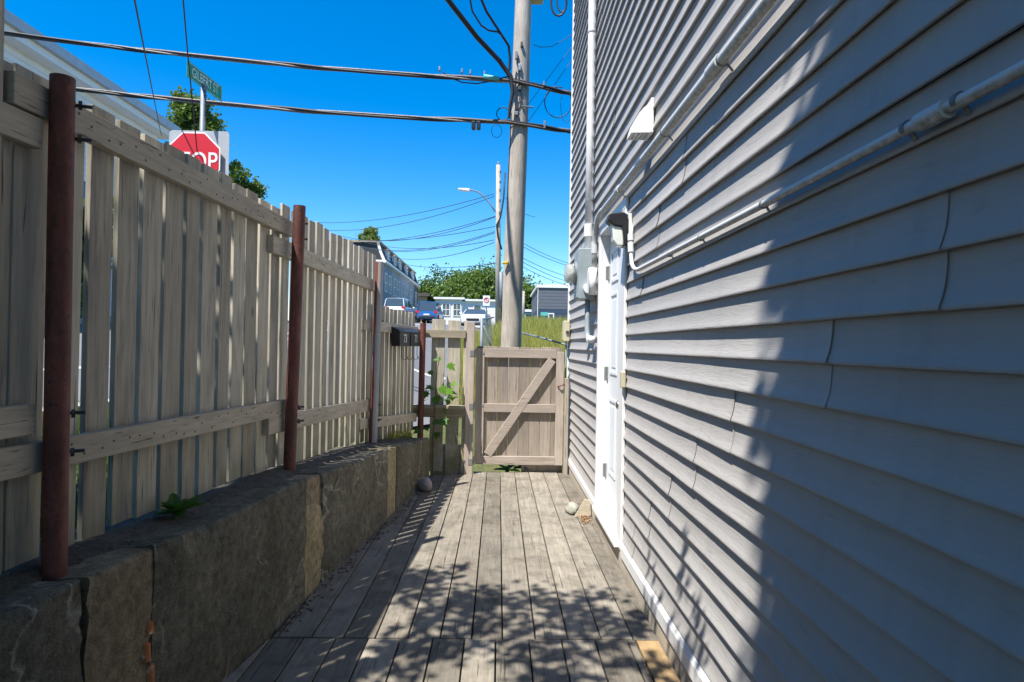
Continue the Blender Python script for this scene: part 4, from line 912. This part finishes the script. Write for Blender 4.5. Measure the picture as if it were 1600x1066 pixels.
MB().box(-3.12,-3.02,6.2265,6.2615,SZ-.2,SZ-.17).build('spacer','galvanised',ss); MB().box(-3.12,-3.02,6.2265,6.2615,SZ+.14,SZ+.17).build('spacer','galvanised',ss)
st_=empty('street_name_sign',(-3.05,6.3,3.93),'green street name blade on top of the stop sign post','street sign')
bd=Vector((.12,1,0)).normalized(); bc=Vector((-3.045,6.33,4.0)); bn=Vector((1,-.12,0)).normalized()
P=lambda s,z,d=0:bc+bd*s+Vector((0,0,z-.02*s))+bn*d
MB().prism([P(-.30,-.082,-.002),P(.30,-.082,-.002),P(.30,.082,-.002),P(-.30,.082,-.002)],bn*.004).build('blade','sign_green',st_)
b=MB()
for s0,s1,z0,z1 in((-.29,.29,.070,.075),(-.29,.29,-.075,-.070),(-.29,-.284,-.075,.075),(.284,.29,-.075,.075)): b.prism([P(s0,z0,.0025),P(s1,z0,.0025),P(s1,z1,.0025),P(s0,z1,.0025)],bn*.001)
b.build('border','sign_white',st_)
text_mesh('lettering','GILBERT ST',.135,'sign_white',st_,P(0,0,.004),bd,(0,0,1),.66,.001)
MB().box(-3.068,-3.022,6.275,6.325,3.90,3.955).build('bracket','galvanised',st_,bevel=.004)
np_=empty('parking_sign',at(760,538,27),'small white no parking sign on a thin post before the bungalow','road sign')
px=at(760,470,27); MB().tube([Vector((px.x,27.02,ground(px.x,27)-.1)),Vector((px.x,27.02,px.z+.2))],.03,8).build('post','galvanised',np_)
MB().prism([(px.x+sx*.15,27-.022,px.z+sz*.225) for sx,sz in((-1,-1),(1,-1),(1,1),(-1,1))],(0,.004,0)).build('plate','sign_white',np_)
b=MB(); c=Vector((px.x,26.974,px.z+.03)); b.tube([c+Vector((.105*math.cos(a),0,.105*math.sin(a))) for a in [2*math.pi*i/24 for i in range(25)]],.016,6,False); b.bar(c+Vector((-.07,0,.07)),c+Vector((.07,0,-.07)),(.7,0,.7),(0,1,0),.013,.003); b.build('red_ring','sign_red',np_)
text_mesh('letter','P',.17,'black_plastic',np_,(px.x,26.977,px.z+.03),(1,0,0),(0,0,1),1,.001)
cf=empty('chain_fence_post',at(752,545,13),'galvanised chain link fence end with a sloping brace left of the utility pole','fence')
q=at(753,497,13); gz=ground(q.x,13)
MB().tube([Vector((q.x,13,gz-.2)),Vector((q.x,13,q.z))],.035,10).build('end_post','galvanised',cf,smooth=True)
MB().tube([Vector((q.x+.03,13,q.z-.15)),Vector((q.x+.42,13.5,gz+.05))],.024,8).build('brace','galvanised',cf,smooth=True)
q2=at(771,500,16); MB().tube([Vector((q.x,13,q.z-.03)),Vector((q2.x,17,q.z+.2))],.018,8).build('top_rail','galvanised',cf,smooth=True)
b=MB()
dv2=Vector((q2.x-q.x,4,.2)); Lm=1.0
for i in range(26):
    for sgn in(1,-1):
        t0=i/31; p0=Vector((q.x,13,q.z-.05-(0 if sgn>0 else .9)))+dv2*t0; b.tube([p0,p0+dv2*.16+Vector((0,0,-.85*sgn))],.0013,4,False)
b.build('mesh','galvanised',cf)
hr=MB().tube([at(806,518,11.5),at(850,529,10.6),at(888,540,9.9)],.016,8).build('bank_rail','galvanised',smooth=True); tag(hr,'thin pale rail slanting across the grass bank beyond the gate','rail')

# ------------------------------------------------------------------ cars
def car(label,loc,rot,mat,kind='suv',front=False,Lc=4.7,Wc=1.88,Hc=1.74):
    e=empty('parked_car',loc,label,'car','cars up the street'); Rm=Matrix.Rotation(rot,3,'Z'); O=Vector(loc)
    T=lambda x,y,z:O+Rm@Vector((x,y,z))
    h=Wc/2
    stn=[(-.5,.80,.42,.78),(-.485,.93,.32,.98),(-.44,.985,.27,1.02),(-.2,1,.25,1.03),(.1,1,.25,1.03),(.28,1,.26,1.0),(.42,.95,.28,.93),(.48,.85,.34,.82),(.5,.72,.42,.7)]
    rows=[]
    for s,wf,zb,zt in stn:
        y=s*Lc; wv=h*wf; rows.append([T(x,y,z) for x,z in((-wv*.9,zb),(-wv,zb+.12),(-wv,(zb+zt)/2),(-wv*.985,zt-.08),(-wv*.93,zt),(wv*.93,zt),(wv*.985,zt-.08),(wv,(zb+zt)/2),(wv,zb+.12),(wv*.9,zb),(-wv*.9,zb))])
    b=MB().grid(rows); n=len(rows[0])-1; b.f.append(tuple(range(n))); b.f.append(tuple(len(stn)*0+(len(stn)-1)*(n+1)+i for i in range(n)))
    bo=b.build('body',mat,e,smooth=True); smooth_by_angle(bo,40)
    if kind=='suv': cab=[(-.475,1.0,.86,.86),(-.43,Hc-.06,.78,.80),(-.38,Hc-.01,.77,.78),(-.05,Hc,.78,.78),(.10,Hc-.04,.77,.78),(.27,.98,.86,.88)]
    else: cab=[(-.40,1.0,.86,.86),(-.25,Hc-.04,.74,.76),(-.1,Hc,.74,.76),(.06,Hc-.03,.74,.76),(.25,.98,.86,.88)]
    # glasshouse as one dark band, then painted roof and pillars on top
    base=[(s,.98,.92) for s,_,_,_ in cab]
    rows=[]
    for s,zt,wt,_ in cab: rows.append([T(-h*.93,s*Lc,.99),T(-h*wt,s*Lc,max(zt,1.0)),T(h*wt,s*Lc,max(zt,1.0)),T(h*.93,s*Lc,.99)])
    MB().grid(rows).build('glass','glass_pane',e,smooth=False)
    top=cab[1:-1]; rr=[]
    for s,zt,wt,_ in top: rr.append([T(-h*(wt+.015),s*Lc,zt-.05),T(-h*wt,s*Lc,zt+.012),T(0,s*Lc,zt+.035),T(h*wt,s*Lc,zt+.012),T(h*(wt+.015),s*Lc,zt-.05)])
    MB().grid(rr).build('roof',mat,e,smooth=True)
    def pillar(s0,z0,w0,s1,z1,w1,sd,wd=.045): MB().bar(T(sd*h*(w0+.008),s0*Lc,z0),T(sd*h*(w1+.008),s1*Lc,z1),Rm@Vector((0,1,0)),Rm@Vector((1,0,0)),wd,.02).build('pillar',mat,e)
    for sd in(-1,1):
        pillar(cab[0][0],1.0,.92,cab[1][0],cab[1][1],cab[1][2],sd,.09); pillar(-.16,1.0,.93,-.15,Hc-.02,.78,sd,.05); pillar(cab[-1][0],1.0,.92,cab[-2][0],cab[-2][1],cab[-2][2],sd,.05)
        MB().lathe([(0,.03),(.0,.36),(.22,.36),(.22,.03)],T(sd*h*.78,-.31*Lc,.35),Rm@Vector((sd,0,0)),20).build('wheel','tyre',e); MB().lathe([(0,.03),(.0,.36),(.22,.36),(.22,.03)],T(sd*h*.78,.31*Lc,.35),Rm@Vector((sd,0,0)),20).build('wheel','tyre',e)
        MB().bar(T(sd*h*.86,-.487*Lc,.80),T(sd*h*.86,-.487*Lc,.99),Rm@Vector((1,0,0)),Rm@Vector((0,1,0)),.17,.05).build('tail_lamp','lamp_red',e,bevel=.02)
        MB().bar(T(sd*h*.66,.485*Lc,.66),T(sd*h*.70,.47*Lc,.80),Rm@Vector((1,0,0)),Rm@Vector((0,1,0)),.2,.04).build('head_lamp','lamp_clear',e,bevel=.02)
        MB().bar(T(sd*(h+.0),.20*Lc,1.08),T(sd*(h+.18),.20*Lc,1.08),Rm@Vector((0,1,0)),(0,0,1),.05,.07).build('mirror',mat,e,bevel=.02)
    MB().bar(T(-.26,-.503*Lc,.68),T(.26,-.503*Lc,.68),(0,0,1),Rm@Vector((0,1,0)),.06,.012).build('number_plate','sign_white',e)
    MB().bar(T(-.75*h,-.497*Lc,.45),T(.75*h,-.497*Lc,.45),(0,0,1),Rm@Vector((0,1,0)),.10,.03).build('bumper','black_plastic',e,bevel=.02)
    MB().bar(T(-.5*h,.497*Lc,.55),T(.5*h,.497*Lc,.55),(0,0,1),Rm@Vector((0,1,0)),.11,.02).build('grille','black_plastic',e,bevel=.02)
    return e
def place(px,Y,dz=.03): x=at(px,500,Y).x; return (x,Y,ground(x,Y)+dz)
car('white estate car seen from behind in front of the row houses',place(625,56,.38),R(-4),'car_white')
car('dark car parked between the white estate and the blue pickup',place(652,60,.1),R(-3),'car_dark','sedan',Hc=1.5)
car('bright blue car with red tail lamp parked before the brown house',place(673,57,.1),R(-3),'car_blue',Hc=1.85)
car('white car facing the viewer in front of the white bungalow',place(744,46,.0),R(176),'car_front_white','sedan',Hc=1.42)

# ------------------------------------------------------------------ far buildings
def window(parent,axis,u0,u1,z0,z1,plane,out,frame='white_paint',mull=True):
    fr=.09; d=.05
    def B(a,c,e,f,p0,p1):
        p0,p1=min(p0,p1),max(p0,p1)
        return (p0,p1,a,c,e,f) if axis=='x' else (a,c,p0,p1,e,f)
    b=MB().box(*B(u0,u1,z0,z1,plane+out*.004,plane+out*.03)); wo_=b.build('window','glass_pane',parent)
    b=MB()
    for q in((u0-fr,u0,z0-fr,z1+fr),(u1,u1+fr,z0-fr,z1+fr),(u0,u1,z1,z1+fr),(u0,u1,z0-fr,z0)): b.box(*B(*q,plane+out*.003,plane+out*.07))
    if mull: b.box(*B(u0,u1,(z0+z1)/2-.04,(z0+z1)/2+.04,plane+out*.031,plane+out*.055)); b.box(*B((u0+u1)/2-.03,(u0+u1)/2+.03,z0,z1,plane+out*.031,plane+out*.054))
    b.build('window_frame',frame,wo_)
rh=empty('row_house',(-14,78,3),'long row of coloured houses with a dark mansard roof and white dormers','building')
RX,E0=-11.4,9.2
segs=[(60,65,'clap_blue'),(65,71,'clap_pale'),(71,77,'clap_lavender'),(77,82,'clap_pale'),(82,86,'clap_grey')]
for a,c,m_ in segs: MB().box(-20,RX,a+.002,c-.002,2.6,E0).build('facade',m_,rh)
MB().box(-20,RX-.1,59.94,59.998,2.6,E0).build('end_wall','clap_red',rh)
MB().box(-20.2,RX+.35,59.8,86.2,E0+.002,E0+.25).build('eave','white_paint',rh)
MB().prism([(RX+.2,60,E0+.252),(RX-.15,60,E0+1.0),(RX-.45,60,11.15),(-19,60,11.15),(-19.9,60,E0+.252)],(0,26,0)).build('mansard_roof','roof_dark',rh)
MB().prism([(RX+.28,59.9,E0+.252),(RX-.07,59.9,E0+1.0),(RX-.37,59.9,11.15),(RX-.62,59.9,11.15),(RX-.33,59.9,E0+1.0),(RX-.02,59.9,E0+.252)],(0,.09,0)).build('roof_verge','white_paint',rh)
MB().box(-19.2,RX-.25,59.8,86.1,11.152,11.3).build('roof_cap','clap_tan',rh)
for y in (63,67,70.5,75.5,81):
    d=MB().box(RX-1.2,RX+.02,y-.65,y+.65,E0+.5,10.75).build('dormer','white_paint',rh); MB().box(RX-1.3,RX+.12,y-.72,y+.72,10.752,10.88).build('dormer_roof','clap_tan',d)
    window(rh,'x',y-.4,y+.4,E0+.7,10.55,RX+.02,1)
for y in (61.8,64,67,69.3,73,75.5,79.5,84): window(rh,'x',y-.5,y+.5,6.6,8.3,RX,1)
for y in (61.8,66.5,72.5,79): window(rh,'x',y-.5,y+.5,4.0,5.6,RX,1)
for z in(4.2,6.8): window(rh,'y',-12.5,-11.75,z,z+1.4,59.94,-1)
bh=empty('brown_house',(-11,103,3.5),'brown flat roofed house behind the end of the row houses','building')
x0=at(654,460,95).x; x1=at(667,460,95).x
MB().box(x0-3,x1,95,121,3,8.7).build('tan_wall','clap_tan',bh); MB().box(x0-3.4,x1+.5,94.5,121.5,8.702,9.2).build('roof','roof_brown',bh)
for y in (100,108,115): window(bh,'x',y-.7,y+.7,5.6,7.4,x1,1)
wb=empty('white_bungalow',(-4,78,3.2),'white single storey bungalow with two tall windows behind the parked cars','building')
a=at(681,480,75).x; c=at(722,480,75).x; d=at(776,480,75).x
MB().box(a,c,75,84,2.6,6.85).build('front_wall','clap_white',wb); MB().box(c+.002,d,75.3,84,2.6,6.7).build('side_wall','clap_white',wb)
MB().box(a-.25,c+.3,74.7,84.3,6.852,7.1).build('roof','white_paint',wb); MB().box(c+.302,d+.2,75.0,84.3,6.702,6.93).build('roof','white_paint',wb)
for px_ in(697,714): x=at(px_,480,75).x; window(wb,'y',x-.4,x+.4,4.9,6.3,75,-1)
x=at(746,480,75).x; window(wb,'y',x-.4,x+.4,5.4,6.2,75.3,-1,mull=False)
tb=empty('grey_house',(6,58,3.4),'dark grey and navy cladded house with a white roof edge right of the pole','building')
a=at(841,460,55).x
MB().box(a,11,55,66,2.6,4.7).build('lower_wall','clap_navy',tb); MB().box(a,11,55,66,4.702,6.6).build('upper_wall','clap_grey',tb)
MB().prism([(a-.15,54.9,6.602),(11.2,54.9,6.602),(11.2,54.9,7.1),(a-.15,54.9,6.85)],(0,11.3,0)).build('roof','white_paint',tb)
MB().box(a-.05,a-.002,54.95,55.1,2.6,6.6).build('corner_trim','white_paint',tb)
th=empty('teal_house',(4,78,3.6),'small teal house peeping over the grass left of the dark grey house','building')
a=at(818,490,75).x;c=at(846,490,75).x
MB().box(a-1,c+1,75,82,3,5.5).build('wall','clap_teal',th); MB().box(a-1.2,c+1.2,74.8,82.2,5.502,5.8).build('roof','white_paint',th); window(th,'y',at(826,492,75).x-.4,at(826,492,75).x+.4,4.3,5.2,75,-1,mull=False)
sb=empty('garden_board',at(851,503,40),'mint green notice board on a post above the grass bank','board')
q=at(850,491,40); MB().tube([Vector((q.x,40,ground(q.x,40)-.1)),q],.04,8).build('post','mint_board',sb); MB().box(q.x-.22,q.x+.25,39.93,39.959,q.z-.1,q.z+.12).build('panel','mint_board',sb)
wf=empty('garden_arch',at(861,503,40),'small white open frame standing above the grass bank','garden frame')
q=at(861,491,40); gz=ground(q.x,40); b=MB(); b.box(q.x-.2,q.x-.13,39.97,40.03,gz-.1,q.z); b.box(q.x+.13,q.x+.2,39.97,40.03,gz-.1,q.z); b.box(q.x-.2,q.x+.2,39.972,40.028,q.z+.001,q.z+.07); b.build('bars','white_paint',wf)
# white house across the street, left
hl=empty('white_house',(-12,11,1.3),'white clapboard house across the street behind the tall fence','building')
MB().box(-15,-9.2,1,16.6,1,6.8).build('wall','clap_white',hl)
MB().box(-15.3,-8.9,.7,16.9,6.802,6.95).build('soffit','white_paint',hl)
MB().box(-15.4,-8.8,.6,17.0,6.952,7.15).build('roof','sign_grey',hl)
MB().box(-9.2+.002,-9.12,10.85,11.6,1.15,3.2).build('door','red_door',hl)
MB().box(-9.2+.002,-9.08,3.2,9.0,1.1,1.9).build('red_skirting','red_door',hl)
for y in(2.5,5.5,8.2,14): window(hl,'x',y-.45,y+.45,3.4,4.8,-9.2,1)
